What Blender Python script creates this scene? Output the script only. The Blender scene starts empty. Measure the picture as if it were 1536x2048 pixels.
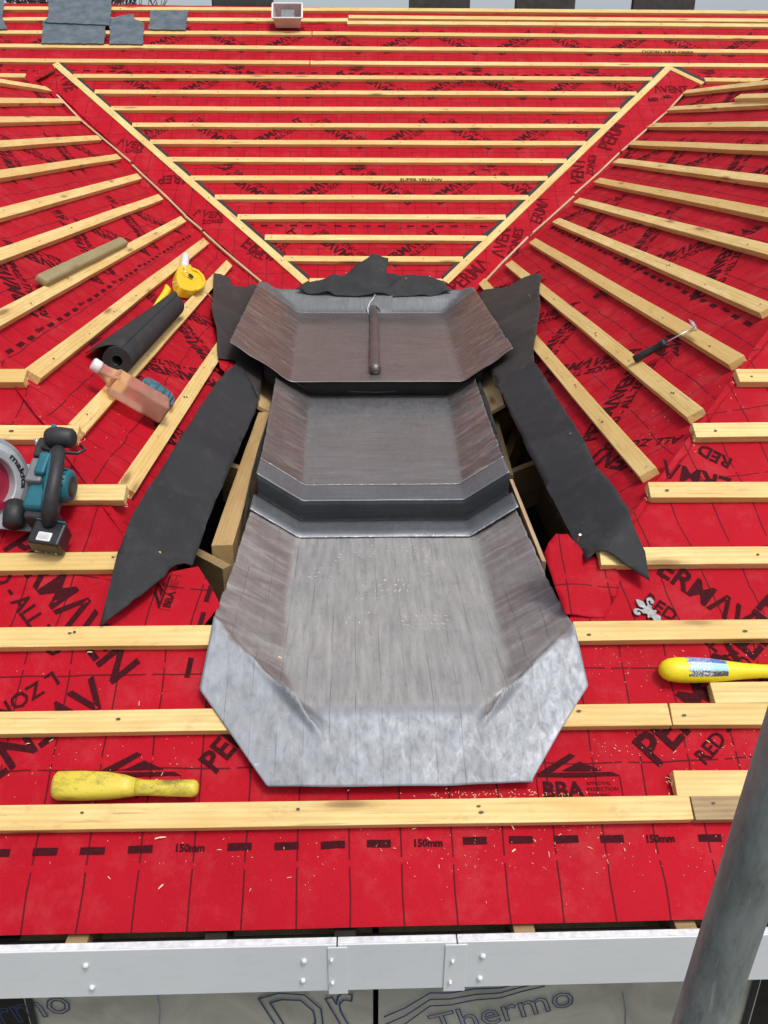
import bpy, bmesh, math, random
from mathutils import Vector, Matrix, noise
R_ = math.radians
random.seed(7)
scene = bpy.context.scene
col = scene.collection

# ------------------------------------------------------------------ camera
FPX, PITCH, YAW, ROLL = 1694.79, R_(24.231), R_(2.011), R_(0.408)
fw = Vector((math.sin(YAW)*math.cos(PITCH), math.cos(YAW)*math.cos(PITCH), -math.sin(PITCH)))
rt0 = Vector((math.cos(YAW), -math.sin(YAW), 0)); up0 = rt0.cross(fw)
rt = rt0*math.cos(ROLL) + up0*math.sin(ROLL)
up = -rt0*math.sin(ROLL) + up0*math.cos(ROLL)
cd = bpy.data.cameras.new('camera'); cam = bpy.data.objects.new('camera', cd); col.objects.link(cam)
cam.matrix_world = Matrix(((rt.x, up.x, -fw.x, 0), (rt.y, up.y, -fw.y, 0), (rt.z, up.z, -fw.z, 0), (0, 0, 0, 1)))
cd.sensor_fit = 'VERTICAL'; cd.sensor_height = 36; cd.lens = FPX/2048*36
cd.clip_start = 0.05; cd.clip_end = 3000
scene.camera = cam

# ------------------------------------------------------------------ sky, sun, exposure
SUN_EL, SUN_AZ = R_(66), R_(140)          # azimuth clockwise from +Y (the way the camera looks)
w = bpy.data.worlds.new('World'); scene.world = w; w.use_nodes = True
nt = w.node_tree; bg = nt.nodes['Background']
sk = nt.nodes.new('ShaderNodeTexSky'); sk.sky_type = 'NISHITA'; sk.sun_disc = False
sk.sun_elevation = SUN_EL; sk.sun_rotation = SUN_AZ; sk.dust_density = 4.0; sk.air_density = 1.0
hs = nt.nodes.new('ShaderNodeHueSaturation'); hs.inputs['Saturation'].default_value = 0.55
nt.links.new(sk.outputs[0], hs.inputs['Color']); nt.links.new(hs.outputs[0], bg.inputs[0])
bg.inputs[1].default_value = 0.15
sl = bpy.data.lights.new('sun', 'SUN'); sl.energy = 1.5; sl.angle = R_(14); sl.color = (1, .97, .92)
so = bpy.data.objects.new('sun', sl); col.objects.link(so)
sd = Vector((math.sin(SUN_AZ)*math.cos(SUN_EL), math.cos(SUN_AZ)*math.cos(SUN_EL), math.sin(SUN_EL)))
so.rotation_euler = sd.to_track_quat('Z', 'Y').to_euler()
scene.view_settings.view_transform = 'Standard'; scene.view_settings.look = 'None'
scene.view_settings.exposure = 0.15; scene.view_settings.gamma = 1
scene.view_settings.use_curve_mapping = False

# ------------------------------------------------------------------ roof planes (fitted to the photograph; unit metre)
class Plane:
    """frame on a roof slope: u along the eaves, v up the slope, n out of it (n = 0 is the top of the battens)"""
    def __init__(s, O, U, V):
        s.O, s.U, s.V = Vector(O), Vector(U), Vector(V); s.N = s.U.cross(s.V)
    def at(s, u, v, n=0.): return s.O + s.U*u + s.V*v + s.N*n
    def hit(s, x, y, n=0.):
        d = fw + rt*((x-768)/FPX) - up*((y-1024)/FPX)
        return d*((s.O + s.N*n).dot(s.N)/d.dot(s.N))
    def uv(s, x, y, n=0.):
        q = s.hit(x, y, n) - s.O
        return q.dot(s.U), q.dot(s.V)
def sl_(a): return math.cos(R_(a)), math.sin(R_(a))
cF, sF = sl_(32.145); cM, sM = sl_(32.951); cL, sL = sl_(35.134); cR, sR = sl_(33.321)
F = Plane((0, 1.3506, -1.2574), (1, 0, 0), (0, cF, sF))
M = Plane((0, 5.4499, -.7131), (1, 0, 0), (0, cM, sM))
L = Plane((-.6267, 0, -.8577), (0, 1, 0), (-cL, 0, sL))
Rr = Plane((.803, 0, -.8163), (0, -1, 0), (cR, 0, sR))
def flat(z): return Plane((0, 0, z), (1, 0, 0), (0, 1, 0))
MEM = -.0255                                # the membrane lies this far below the batten tops

# ------------------------------------------------------------------ materials
def nodes(name):
    m = bpy.data.materials.new(name); m.use_nodes = True
    t = m.node_tree; return m, t, t.nodes['Principled BSDF']
def N(t, typ, **kw):
    n = t.nodes.new(typ)
    for k, v in kw.items():
        if k.startswith('i_'): n.inputs[int(k[2:]) if k[2:].isdigit() else k[2:]].default_value = v
        else: setattr(n, k, v)
    return n
def LK(t, a, b): t.links.new(a, b)
def math_(t, op, a, b=None, c=None):
    n = t.nodes.new('ShaderNodeMath'); n.operation = op
    for i, x in enumerate((a, b, c)):
        if x is None: continue
        if isinstance(x, (int, float)): n.inputs[i].default_value = x
        else: t.links.new(x, n.inputs[i])
    return n.outputs[0]
def mixc(t, fac, a, b, blend='MIX'):
    n = t.nodes.new('ShaderNodeMix'); n.data_type = 'RGBA'; n.blend_type = blend
    for i, x in ((0, fac), (6, a), (7, b)):
        if isinstance(x, (int, float)): n.inputs[i].default_value = x
        elif isinstance(x, tuple): n.inputs[i].default_value = x + (1,) if len(x) == 3 else x
        else: t.links.new(x, n.inputs[i])
    return n.outputs[2]
def ramp(t, fac, stops):
    n = t.nodes.new('ShaderNodeValToRGB'); LK(t, fac, n.inputs[0])
    e = n.color_ramp.elements
    while len(e) < len(stops): e.new(.5)
    for s, (p, c) in zip(e, stops):
        s.position = p; s.color = (c[0], c[1], c[2], 1) if not isinstance(c, (int, float)) else (c, c, c, 1)
    return n.outputs[0]
def noise_(t, vec, scale, detail=4, rough=.55, dist=0):
    n = N(t, 'ShaderNodeTexNoise'); n.inputs['Scale'].default_value = scale; n.inputs['Detail'].default_value = detail
    n.inputs['Roughness'].default_value = rough; n.inputs['Distortion'].default_value = dist
    LK(t, vec, n.inputs['Vector']); return n.outputs[0]
def mapped(t, vec, scale=(1, 1, 1), loc=(0, 0, 0), rot=(0, 0, 0)):
    n = N(t, 'ShaderNodeMapping'); n.inputs['Scale'].default_value = scale; n.inputs['Location'].default_value = loc
    n.inputs['Rotation'].default_value = rot; LK(t, vec, n.inputs[0]); return n.outputs[0]
def bump(t, b, h, strength=.3, dist=.002):
    n = N(t, 'ShaderNodeBump'); n.inputs['Strength'].default_value = strength; n.inputs['Distance'].default_value = dist
    LK(t, h, n.inputs['Height']); LK(t, n.outputs[0], b.inputs['Normal'])
def objvec(t):
    """object coordinates shifted by a random amount per object"""
    tc = N(t, 'ShaderNodeTexCoord'); oi = N(t, 'ShaderNodeObjectInfo')
    s = N(t, 'ShaderNodeVectorMath', operation='SCALE'); s.inputs[0].default_value = (13.1, 7.7, 5.3)
    LK(t, oi.outputs['Random'], s.inputs['Scale'])
    a = N(t, 'ShaderNodeVectorMath', operation='ADD'); LK(t, tc.outputs['Object'], a.inputs[0]); LK(t, s.outputs[0], a.inputs[1])
    return a.outputs[0], oi.outputs['Random'], tc.outputs['Object']

def membrane_mat(name, ou=-.02, ov=.077, su=.105, sv=.215, rot=0., wob=.0035, gaps=True, lw=1.25, vcut=None):
    m, t, b = nodes(name)
    uv = N(t, 'ShaderNodeUVMap'); uv.uv_map = 'uv'
    v0 = mapped(t, uv.outputs[0], rot=(0, 0, rot), loc=(-ou, -ov, 0))
    wn = N(t, 'ShaderNodeTexNoise'); wn.inputs['Scale'].default_value = 5; wn.inputs['Detail'].default_value = 1; LK(t, v0, wn.inputs[0])
    sub = N(t, 'ShaderNodeVectorMath', operation='SUBTRACT'); LK(t, wn.outputs['Color'], sub.inputs[0]); sub.inputs[1].default_value = (.5, .5, .5)
    sc = N(t, 'ShaderNodeVectorMath', operation='SCALE'); LK(t, sub.outputs[0], sc.inputs[0]); sc.inputs['Scale'].default_value = wob*4
    ad = N(t, 'ShaderNodeVectorMath', operation='ADD'); LK(t, v0, ad.inputs[0]); LK(t, sc.outputs[0], ad.inputs[1])
    xyz = N(t, 'ShaderNodeSeparateXYZ'); LK(t, ad.outputs[0], xyz.inputs[0])
    def lines(x, per, half):
        f = math_(t, 'FRACT', math_(t, 'ADD', math_(t, 'DIVIDE', x, per), .5))
        d = math_(t, 'MULTIPLY', math_(t, 'ABSOLUTE', math_(t, 'SUBTRACT', f, .5)), per)
        return math_(t, 'LESS_THAN', d, half*lw)
    lu = lines(xyz.outputs[0], su, .0015); lv = lines(xyz.outputs[1], sv, .0015)
    if gaps:
        gu = math_(t, 'GREATER_THAN', math_(t, 'FRACT', math_(t, 'ADD', math_(t, 'DIVIDE', xyz.outputs[1], sv), .93)), .06)
        gv = math_(t, 'GREATER_THAN', math_(t, 'FRACT', math_(t, 'ADD', math_(t, 'DIVIDE', xyz.outputs[0], su*2), .2)), .07)
        lu = math_(t, 'MULTIPLY', lu, gu); lv = math_(t, 'MULTIPLY', lv, gv)
    if vcut is not None: lv = math_(t, 'MULTIPLY', lv, math_(t, 'GREATER_THAN', xyz.outputs[1], vcut))
    ln = math_(t, 'MAXIMUM', lu, lv)
    n1 = noise_(t, uv.outputs[0], 2.2, 5); n2 = noise_(t, uv.outputs[0], 260, 2, .7)
    base = ramp(t, n1, ((.3, (.39, .003, .013)), (.7, (.48, .005, .018))))
    base = mixc(t, math_(t, 'MULTIPLY', n2, .30), base, (.30, .003, .01))
    dust = math_(t, 'MULTIPLY', ramp(t, noise_(t, uv.outputs[0], 6, 8, .75), ((.50, 0.), (.75, 1.))), .20)
    base = mixc(t, dust, base, (.62, .16, .15))
    speck = math_(t, 'MULTIPLY', ramp(t, noise_(t, uv.outputs[0], 150, 3, .8), ((.66, 0.), (.74, 1.))), .28)
    base = mixc(t, speck, base, (.70, .36, .28))
    grime = math_(t, 'MULTIPLY', ramp(t, noise_(t, mapped(t, uv.outputs[0], loc=(3, 5, 0)), 3.3, 7, .7), ((.52, 0.), (.74, 1.))), .30)
    base = mixc(t, math_(t, 'MULTIPLY', grime, .5), base, (.20, .004, .010))
    c = mixc(t, math_(t, 'MULTIPLY', ln, .85), base, (.06, .004, .008))
    LK(t, c, b.inputs['Base Color']); b.inputs['Roughness'].default_value = .72
    b.inputs['Specular IOR Level'].default_value = .14
    wv = N(t, 'ShaderNodeTexWave'); wv.inputs['Scale'].default_value = 130; wv.bands_direction = 'DIAGONAL'; LK(t, uv.outputs[0], wv.inputs[0])
    hh = math_(t, 'ADD', math_(t, 'MULTIPLY', wv.outputs[1], .3), math_(t, 'MULTIPLY', noise_(t, uv.outputs[0], 24, 6, .65), 1.6))
    bump(t, b, hh, .38, .003)
    return m
MAT_F = membrane_mat('red_membrane_front', vcut=-.1)
MAT_M = membrane_mat('red_membrane_rear', wob=.004, sv=.2, ov=.1)
MAT_L = membrane_mat('red_membrane_side', su=.105, sv=.2, ov=.06, wob=.008)
MAT_FR = membrane_mat('red_membrane_turned', rot=R_(-9), ov=.02, wob=.005, gaps=True)
MAT_FL = membrane_mat('red_membrane_turned_other', rot=R_(8), ov=.02, wob=.005)
def plain(name, c, rough=.6, metal=0., spec=.5, nscale=40, nvar=.25, bmp=.1, stretch=(1, 1, 1)):
    m, t, b = nodes(name)
    v, r, _ = objvec(t); v = mapped(t, v, stretch)
    n = noise_(t, v, nscale, 5, .6)
    lo = tuple(x*(1-nvar) for x in c); hi = tuple(min(1, x*(1+nvar)) for x in c)
    LK(t, ramp(t, n, ((.3, lo), (.7, hi))), b.inputs['Base Color'])
    b.inputs['Roughness'].default_value = rough; b.inputs['Metallic'].default_value = metal
    b.inputs['Specular IOR Level'].default_value = spec
    if bmp: bump(t, b, n, bmp, .002)
    return m
PRINT = plain('print_ink', (.050, .006, .009), .8, spec=.1, nvar=.35, nscale=180, bmp=0)
PRINT_FAINT = plain('print_ink_thin', (.12, .005, .010), .8, spec=.1, nvar=.3, nscale=180, bmp=0)
def wood_mat(name, dark, light, knots=.8, grey=0., rough=.6):
    m, t, b = nodes(name)
    v, rnd, ov = objvec(t)
    # slow bend of the fibres
    g = mapped(t, v, (1.6, 15, 15))
    n1 = noise_(t, g, 1.6, 6, .6, .6)
    g2 = mapped(t, v, (5, 210, 210)); n2 = noise_(t, g2, 1., 3, .6)
    wv = N(t, 'ShaderNodeTexWave'); wv.wave_type = 'RINGS'; wv.rings_direction = 'X'
    wv.inputs['Scale'].default_value = 5; wv.inputs['Distortion'].default_value = 7; wv.inputs['Detail'].default_value = 3
    wv.inputs['Detail Scale'].default_value = .8
    LK(t, mapped(t, v, (.35, 6, 6), rot=(.06, .05, .1)), wv.inputs[0])
    f = math_(t, 'ADD', math_(t, 'MULTIPLY', n1, .66), math_(t, 'MULTIPLY', wv.outputs[1], .12))
    f = math_(t, 'ADD', f, math_(t, 'MULTIPLY', n2, .17))
    c = ramp(t, f, ((.28, tuple(q*.86 for q in dark)), (.5, tuple((a+b_)/2*1.04 for a, b_ in zip(dark, light))), (.68, light)))
    lo_ = noise_(t, mapped(t, v, (2.2, 7, 7)), 2., 5, .65)
    c = mixc(t, ramp(t, lo_, ((.42, 0.), (.66, .55))), c, tuple(q*w_ for q, w_ in zip(dark, (.98, .86, .7))))
    # per-board tint
    c = mixc(t, math_(t, 'MULTIPLY', math_(t, 'POWER', rnd, 1.6), .55), c, tuple(x*q for x, q in zip(dark, (.86, .76, .60))))
    # knots
    vo = N(t, 'ShaderNodeTexVoronoi'); vo.inputs['Scale'].default_value = 1; vo.inputs['Randomness'].default_value = 1
    LK(t, mapped(t, v, (3.1, 17, 17)), vo.inputs[0])
    k = ramp(t, vo.outputs['Distance'], ((.07, 1.), (.13, .75), (.17, .3), (.27, 0.)))
    gate = math_(t, 'GREATER_THAN', N_sep(t, vo.outputs['Color']), 1-knots*.6)
    k = math_(t, 'MULTIPLY', k, gate)
    c = mixc(t, math_(t, 'MULTIPLY', k, .8), c, (.22, .10, .035))
    # dirt and handling marks
    d = ramp(t, noise_(t, mapped(t, v, (3, 5, 5)), 5, 8, .75), ((.56, 0.), (.74, 1.)))
    c = mixc(t, math_(t, 'MULTIPLY', d, .45), c, (.22, .15, .075))
    ck = ramp(t, noise_(t, mapped(t, v, (2.5, 90, 90)), 1.3, 3, .5, .3), ((.66, 0.), (.69, 1.)))
    c = mixc(t, math_(t, 'MULTIPLY', ck, .45), c, (.26, .16, .06))
    if grey: c = mixc(t, grey, c, (.22, .22, .14))
    LK(t, c, b.inputs['Base Color']); b.inputs['Roughness'].default_value = rough
    b.inputs['Specular IOR Level'].default_value = .3
    bump(t, b, math_(t, 'ADD', math_(t, 'MULTIPLY', n2, .6), math_(t, 'MULTIPLY', n1, .8)), .35, .0012)
    return m
def N_sep(t, c):
    s = t.nodes.new('ShaderNodeSeparateColor'); LK(t, c, s.inputs[0]); return s.outputs[0]
WOOD = wood_mat('treated_batten_pine', (.66, .46, .17), (.84, .66, .31))
WOOD_PALE = wood_mat('planed_pine', (.55, .38, .18), (.80, .64, .38))
WOOD_OLD = wood_mat('weathered_pine', (.30, .20, .10), (.50, .38, .20))
WOOD_GREY = wood_mat('green_treated_offcut', (.34, .27, .12), (.50, .42, .22), grey=.35)
WOOD_RAW = wood_mat('raw_board_edge', (.50, .33, .20), (.74, .58, .40))
def felt_mat(name, c):
    m, t, b = nodes(name)
    tc = N(t, 'ShaderNodeTexCoord'); v = tc.outputs['Object']
    n = noise_(t, v, 3, 4); n2 = noise_(t, v, 320, 2, .7)
    sc = ramp(t, noise_(t, mapped(t, v, (30, 4, 30), rot=(0, 0, .5)), 6, 5, .7), ((.62, 0.), (.74, 1.)))
    cc = ramp(t, n, ((.3, tuple(x*.8 for x in c)), (.7, tuple(x*1.25 for x in c))))
    cc = mixc(t, math_(t, 'MULTIPLY', n2, .4), cc, tuple(x*.6 for x in c))
    cc = mixc(t, math_(t, 'MULTIPLY', sc, .30), cc, (.20, .20, .20))
    dd = ramp(t, noise_(t, v, 9, 7, .75), ((.52, 0.), (.72, 1.))); cc = mixc(t, math_(t, 'MULTIPLY', dd, .35), cc, (.085, .078, .072))
    LK(t, cc, b.inputs['Base Color']); b.inputs['Roughness'].default_value = .75; b.inputs['Specular IOR Level'].default_value = .35
    bump(t, b, math_(t, 'ADD', n2, math_(t, 'MULTIPLY', noise_(t, v, 22, 4, .6), 3.)), .5, .0012)
    return m
FELT = felt_mat('black_felt', (.027, .028, .030))
FELT_BROWN = felt_mat('black_felt_warm', (.040, .034, .032))
def lead_mat(name, base, ox, streak=(3, 40, 40), oxamt=.6, rough=.42, scuff=.35, metal=.85, lines=0., patina_reflect=None):
    m, t, b = nodes(name)
    tc = N(t, 'ShaderNodeTexCoord'); v = tc.outputs['Object']
    n1 = noise_(t, v, 3.2, 6, .6, .4)
    st = noise_(t, mapped(t, v, streak), 2.2, 6, .65)
    n3 = noise_(t, v, 26, 6, .7)
    c = ramp(t, n1, ((.28, tuple(x*.72 for x in base)), (.72, tuple(min(1, x*1.2) for x in base))))
    c = mixc(t, math_(t, 'MULTIPLY', ramp(t, st, ((.35, 0.), (.65, 1.))), oxamt), c, ox)
    if patina_reflect:          # floor and sides: brown oxide, with roof reflection and wrinkle highlights painted in
        at = N(t, 'ShaderNodeAttribute'); at.attribute_name = 'patina_reflect'; px_ = N(t, 'ShaderNodeSeparateXYZ'); LK(t, at.outputs['Vector'], px_.inputs[0])
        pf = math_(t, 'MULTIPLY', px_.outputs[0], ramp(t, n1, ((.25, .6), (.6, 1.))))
        c = mixc(t, pf, c, ramp(t, st, ((.3, patina_reflect[0]), (.7, tuple(q*1.6 for q in patina_reflect[0])))))
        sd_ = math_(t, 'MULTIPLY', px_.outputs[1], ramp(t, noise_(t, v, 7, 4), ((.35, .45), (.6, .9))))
        c = mixc(t, sd_, c, ramp(t, noise_(t, mapped(t, v, (3, 17, 3), rot=(0, 0, .12)), 1.8, 6, .65, .6), ((.30, tuple(q*.75 for q in patina_reflect[1])), (.50, patina_reflect[1]), (.74, patina_reflect[2]))))
    sp = ramp(t, n3, ((.56, 0.), (.72, 1.)))
    c = mixc(t, math_(t, 'MULTIPLY', sp, .28), c, tuple(x*.45 for x in base))
    # pale scuffs
    sf = ramp(t, noise_(t, mapped(t, v, (16, 55, 20), rot=(0, 0, .5)), 2.4, 7, .75), ((.62, 0.), (.70, 1.)))
    ms = ramp(t, noise_(t, v, 4.5, 3), ((.5, 0.), (.62, 1.)))
    c = mixc(t, math_(t, 'MULTIPLY', math_(t, 'MULTIPLY', sf, ms), scuff), c, (.62, .62, .60))
    if lines:
        x = N(t, 'ShaderNodeSeparateXYZ'); LK(t, v, x.inputs[0])
        fr = math_(t, 'FRACT', math_(t, 'DIVIDE', math_(t, 'ADD', x.outputs[0], math_(t, 'MULTIPLY', n1, .012)), lines))
        lf = math_(t, 'MULTIPLY', math_(t, 'LESS_THAN', fr, .035), ramp(t, noise_(t, v, 9, 3), ((.4, 0.), (.6, .55))))
        c = mixc(t, lf, c, tuple(q*.3 for q in base))
    mott = noise_(t, mapped(t, v, (42, 10, 42)), 1.4, 8, .72, .5)
    c = mixc(t, math_(t, 'MULTIPLY', ramp(t, mott, ((.52, 0.), (.72, 1.))), .34), c, tuple(x*.45 for x in base))
    c = mixc(t, math_(t, 'MULTIPLY', ramp(t, mott, ((.30, 1.), (.46, 0.))), .08), c, tuple(min(1, x*1.5) for x in base))
    LK(t, c, b.inputs['Base Color']); b.inputs['Metallic'].default_value = metal
    LK(t, ramp(t, mott, ((.3, rough-.12), (.7, rough+.16))), b.inputs['Roughness'])
    hh = math_(t, 'ADD', math_(t, 'MULTIPLY', n3, .5), math_(t, 'MULTIPLY', noise_(t, v, 9, 4), 2.0))
    bump(t, b, math_(t, 'ADD', hh, math_(t, 'MULTIPLY', st, .4)), .30, .002)
    return m
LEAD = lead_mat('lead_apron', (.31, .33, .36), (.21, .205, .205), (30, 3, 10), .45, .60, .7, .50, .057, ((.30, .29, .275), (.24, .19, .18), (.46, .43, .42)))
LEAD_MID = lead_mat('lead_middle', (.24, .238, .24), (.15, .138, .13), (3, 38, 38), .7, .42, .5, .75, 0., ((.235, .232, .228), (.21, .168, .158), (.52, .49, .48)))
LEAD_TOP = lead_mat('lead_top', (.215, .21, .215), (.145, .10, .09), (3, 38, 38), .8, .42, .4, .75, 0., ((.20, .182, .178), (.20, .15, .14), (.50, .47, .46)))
LEAD_BLUE = lead_mat('lead_lap', (.23, .242, .255), (.14, .147, .155), (3, 60, 60), .6, .48, .5, .7)
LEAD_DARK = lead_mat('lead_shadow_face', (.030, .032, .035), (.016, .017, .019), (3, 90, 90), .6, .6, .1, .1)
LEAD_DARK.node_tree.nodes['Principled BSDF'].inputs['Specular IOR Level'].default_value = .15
LEAD_PALE = lead_mat('lead_upstand', (.19, .20, .21), (.12, .12, .12), (40, 4, 12), .5, .55, .35, .6)
SOLDER = plain('solder_bead', (.50, .51, .53), .45, .7, nscale=200)
SLATE = plain('blue_grey_slate', (.095, .122, .142), .55, nscale=12, nvar=.38, bmp=.6)
SLATE_DARK = plain('dark_slate', (.045, .042, .040), .7, nscale=18, nvar=.35, bmp=.5)
def paint():
    m, t, b = nodes('grey_white_paint'); tc = N(t, 'ShaderNodeTexCoord'); v = tc.outputs['Object']
    n = noise_(t, v, 3, 5); sc = ramp(t, noise_(t, mapped(t, v, (8, 30, 60), rot=(0, .3, 0)), 2., 6, .75), ((.64, 0.), (.72, 1.)))
    d = ramp(t, noise_(t, mapped(t, v, (5, 5, 22)), 2.5, 7, .75), ((.52, 0.), (.76, 1.)))
    c = ramp(t, n, ((.3, (.66, .685, .70)), (.7, (.71, .73, .745))))
    c = mixc(t, math_(t, 'MULTIPLY', sc, .25), c, (.42, .43, .43)); c = mixc(t, math_(t, 'MULTIPLY', d, .22), c, (.36, .35, .33))
    LK(t, c, b.inputs['Base Color']); b.inputs['Roughness'].default_value = .38; bump(t, b, n, .1, .003); return m
WHITE_PAINT = paint()
WHITE_TOP = plain('chipped_white_top', (.66, .67, .68), .7, nscale=60, nvar=.2, bmp=.5)
SCREW = plain('painted_screw_head', (.66, .69, .71), .25, nvar=.05)
def galv():
    m, t, b = nodes('galvanised_steel'); tc = N(t, 'ShaderNodeTexCoord'); v = tc.outputs['Object']
    n1 = noise_(t, mapped(t, v, (14, 14, 4)), 1.6, 7, .7, .4); n2 = noise_(t, mapped(t, v, (60, 60, 22)), 1.5, 6, .75)
    c = ramp(t, n1, ((.30, (.13, .15, .145)), (.5, (.24, .27, .265)), (.72, (.38, .41, .40))))
    c = mixc(t, math_(t, 'MULTIPLY', ramp(t, n2, ((.56, 0.), (.68, 1.))), .5), c, (.09, .10, .095))
    c = mixc(t, math_(t, 'MULTIPLY', ramp(t, n2, ((.30, 1.), (.38, 0.))), .6), c, (.50, .52, .50))
    sc = ramp(t, noise_(t, mapped(t, v, (90, 90, 5), rot=(.5, .2, 0)), 1.2, 4, .6), ((.62, 0.), (.68, 1.)))
    c = mixc(t, math_(t, 'MULTIPLY', sc, .45), c, (.48, .50, .49))
    ru = ramp(t, noise_(t, v, 33, 4, .7), ((.70, 0.), (.76, 1.))); c = mixc(t, math_(t, 'MULTIPLY', ru, .6), c, (.20, .09, .04))
    LK(t, c, b.inputs['Base Color']); b.inputs['Metallic'].default_value = .35; b.inputs['Roughness'].default_value = .55
    bump(t, b, n2, .3, .001); return m
GALV = galv()
STEEL = plain('steel', (.6, .6, .6), .3, .95, nvar=.1)
NAIL = plain('nail_hole', (.06, .045, .03), .6, nvar=.3)
NAIL_BRIGHT = plain('galvanised_nail', (.6, .6, .6), .35, .9)
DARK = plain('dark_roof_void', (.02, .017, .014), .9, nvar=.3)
BLACK_PL = plain('black_rubber', (.022, .023, .025), .55, nscale=60, nvar=.25)
BLACK_GL = plain('black_plastic', (.018, .019, .022), .3, nvar=.2)
TEAL = plain('teal_plastic', (.010, .13, .17), .42, nscale=30, nvar=.15)
GREY_AL = plain('cast_aluminium', (.36, .39, .41), .42, .5, nscale=30, nvar=.12)
GREY_PL = plain('grey_gearbox', (.20, .21, .22), .5, .3, nvar=.12)
WHITE_PL = plain('white_plastic', (.72, .72, .72), .4, nvar=.05)
SHAVE = plain('wood_shaving', (.75, .55, .33), .8, nvar=.2)
def dirty_yellow(name, c, amt):
    m, t, b = nodes(name)
    v, r, _ = objvec(t)
    d = ramp(t, noise_(t, mapped(t, v, (8, 14, 14)), 2.2, 8, .75), ((.48, 0.), (.66, 1.)))
    d2 = ramp(t, noise_(t, v, 110, 5, .75), ((.58, 0.), (.68, 1.)))
    cc = mixc(t, math_(t, 'MULTIPLY', d, amt), c, (.17, .14, .045))
    cc = mixc(t, math_(t, 'MULTIPLY', d2, amt*.7), cc, (.10, .09, .04))
    LK(t, cc, b.inputs['Base Color']); b.inputs['Roughness'].default_value = .42
    bump(t, b, noise_(t, v, 90, 5, .7), .15, .001)
    return m
YEL_DIRTY = dirty_yellow('worn_yellow_plastic', (.66, .52, .05), .85)
YEL = dirty_yellow('yellow_plastic', (.86, .68, .01), .14)
YEL_MID = dirty_yellow('marked_yellow_plastic', (.82, .56, .015), .22)
def foil():
    m, t, b = nodes('foil_facing'); v, r, _ = objvec(t)
    n = noise_(t, v, 5, 5, .6, 1.); LK(t, ramp(t, n, ((.3, (.46, .45, .40)), (.7, (.72, .71, .66)))), b.inputs['Base Color'])
    b.inputs['Metallic'].default_value = .55; b.inputs['Roughness'].default_value = .36
    bump(t, b, n, .5, .008); return m
FOIL = foil()
BLUE_INK = plain('blue_ink', (.02, .045, .13), .5, nvar=.1, bmp=0)
def liquid():
    m, t, b = nodes('translucent_pink_plastic')
    b.inputs['Base Color'].default_value = (.74, .40, .28, 1); b.inputs['Roughness'].default_value = .38
    b.inputs['Transmission Weight'].default_value = .8; b.inputs['IOR'].default_value = 1.12; b.inputs['Subsurface Weight'].default_value = .0
    v, r, _ = objvec(t); n = noise_(t, v, 14, 4)
    LK(t, ramp(t, n, ((.3, (.84, .56, .40)), (.7, (.93, .72, .56)))), b.inputs['Base Color'])
    return m
BOTTLE = liquid()
BOTTLE_LOW = plain('wine_coloured_liquid', (.34, .13, .13), .3, nvar=.2)
CLOTH = plain('blue_green_cloth', (.05, .14, .18), .85, nscale=50, nvar=.5, bmp=.6)
TUB = plain('milky_tub_plastic', (.62, .47, .46), .35, nvar=.05)
BARK = plain('tree_bark', (.055, .045, .035), .9, nvar=.3)
GROUND = plain('ground', (.10, .10, .07), .95, nscale=1.5, nvar=.4)
BLOCK = plain('pale_blockwork', (.30, .29, .27), .9, nscale=8, nvar=.2, bmp=.4)
INSIDE = [DARK]

# ------------------------------------------------------------------ object helpers
I4 = Matrix.Identity(4)
WORLD = {}
def link(name, me, mat, parent=None, mw=I4, smooth=False, **props):
    o = bpy.data.objects.new(name, me); col.objects.link(o)
    if mat is not None and not me.materials: me.materials.append(mat)
    if smooth:
        for p in me.polygons: p.use_smooth = True
    WORLD[o.name] = mw.copy()
    if parent is not None:
        o.parent = parent; o.matrix_local = WORLD[parent.name].inverted() @ mw
    else: o.matrix_local = mw
    for k, v in props.items(): o[k] = v
    return o
def mesh(name, vs, fs, mat, parent=None, mw=None, smooth=False, mats=None, **props):
    """vs in world coordinates; the object's origin goes to their centre unless a matrix is given (then vs are local)"""
    me = bpy.data.meshes.new(name)
    if mw is None:
        c = sum((Vector(v) for v in vs), Vector())/len(vs); mw = Matrix.Translation(c); vs = [Vector(v)-c for v in vs]
    me.from_pydata([tuple(v) for v in vs], [], fs); me.update()
    if mats:
        for m in mats: me.materials.append(m)
    return link(name, me, mat, parent, mw, smooth, **props)
def thing(name, label, cat, mw, group=None):
    o = bpy.data.objects.new(name, None); col.objects.link(o); o.matrix_local = mw; o.empty_display_size = .05
    WORLD[o.name] = mw.copy(); o['label'] = label; o['category'] = cat
    if group: o['group'] = group
    return o
def frame(pl, u, v, n=0., ang=0.):
    """matrix of a local frame on a slope: x along u turned by ang, y up the slope, z out of it"""
    c, s = math.cos(ang), math.sin(ang)
    X = pl.U*c + pl.V*s; Y = -pl.U*s + pl.V*c; P = pl.at(u, v, n)
    return Matrix(((X.x, Y.x, pl.N.x, P.x), (X.y, Y.y, pl.N.y, P.y), (X.z, Y.z, pl.N.z, P.z), (0, 0, 0, 1)))
def fr2(P, X, Nn):
    X = X.normalized(); Y = Nn.cross(X).normalized(); Z = X.cross(Y)
    return Matrix(((X.x, Y.x, Z.x, P.x), (X.y, Y.y, Z.y, P.y), (X.z, Y.z, Z.z, P.z), (0, 0, 0, 1)))
def bevel(o, wd, seg=2):
    m = o.modifiers.new('bevel', 'BEVEL'); m.width = wd; m.segments = seg; m.limit_method = 'ANGLE'; m.angle_limit = R_(35)
    return o
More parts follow.
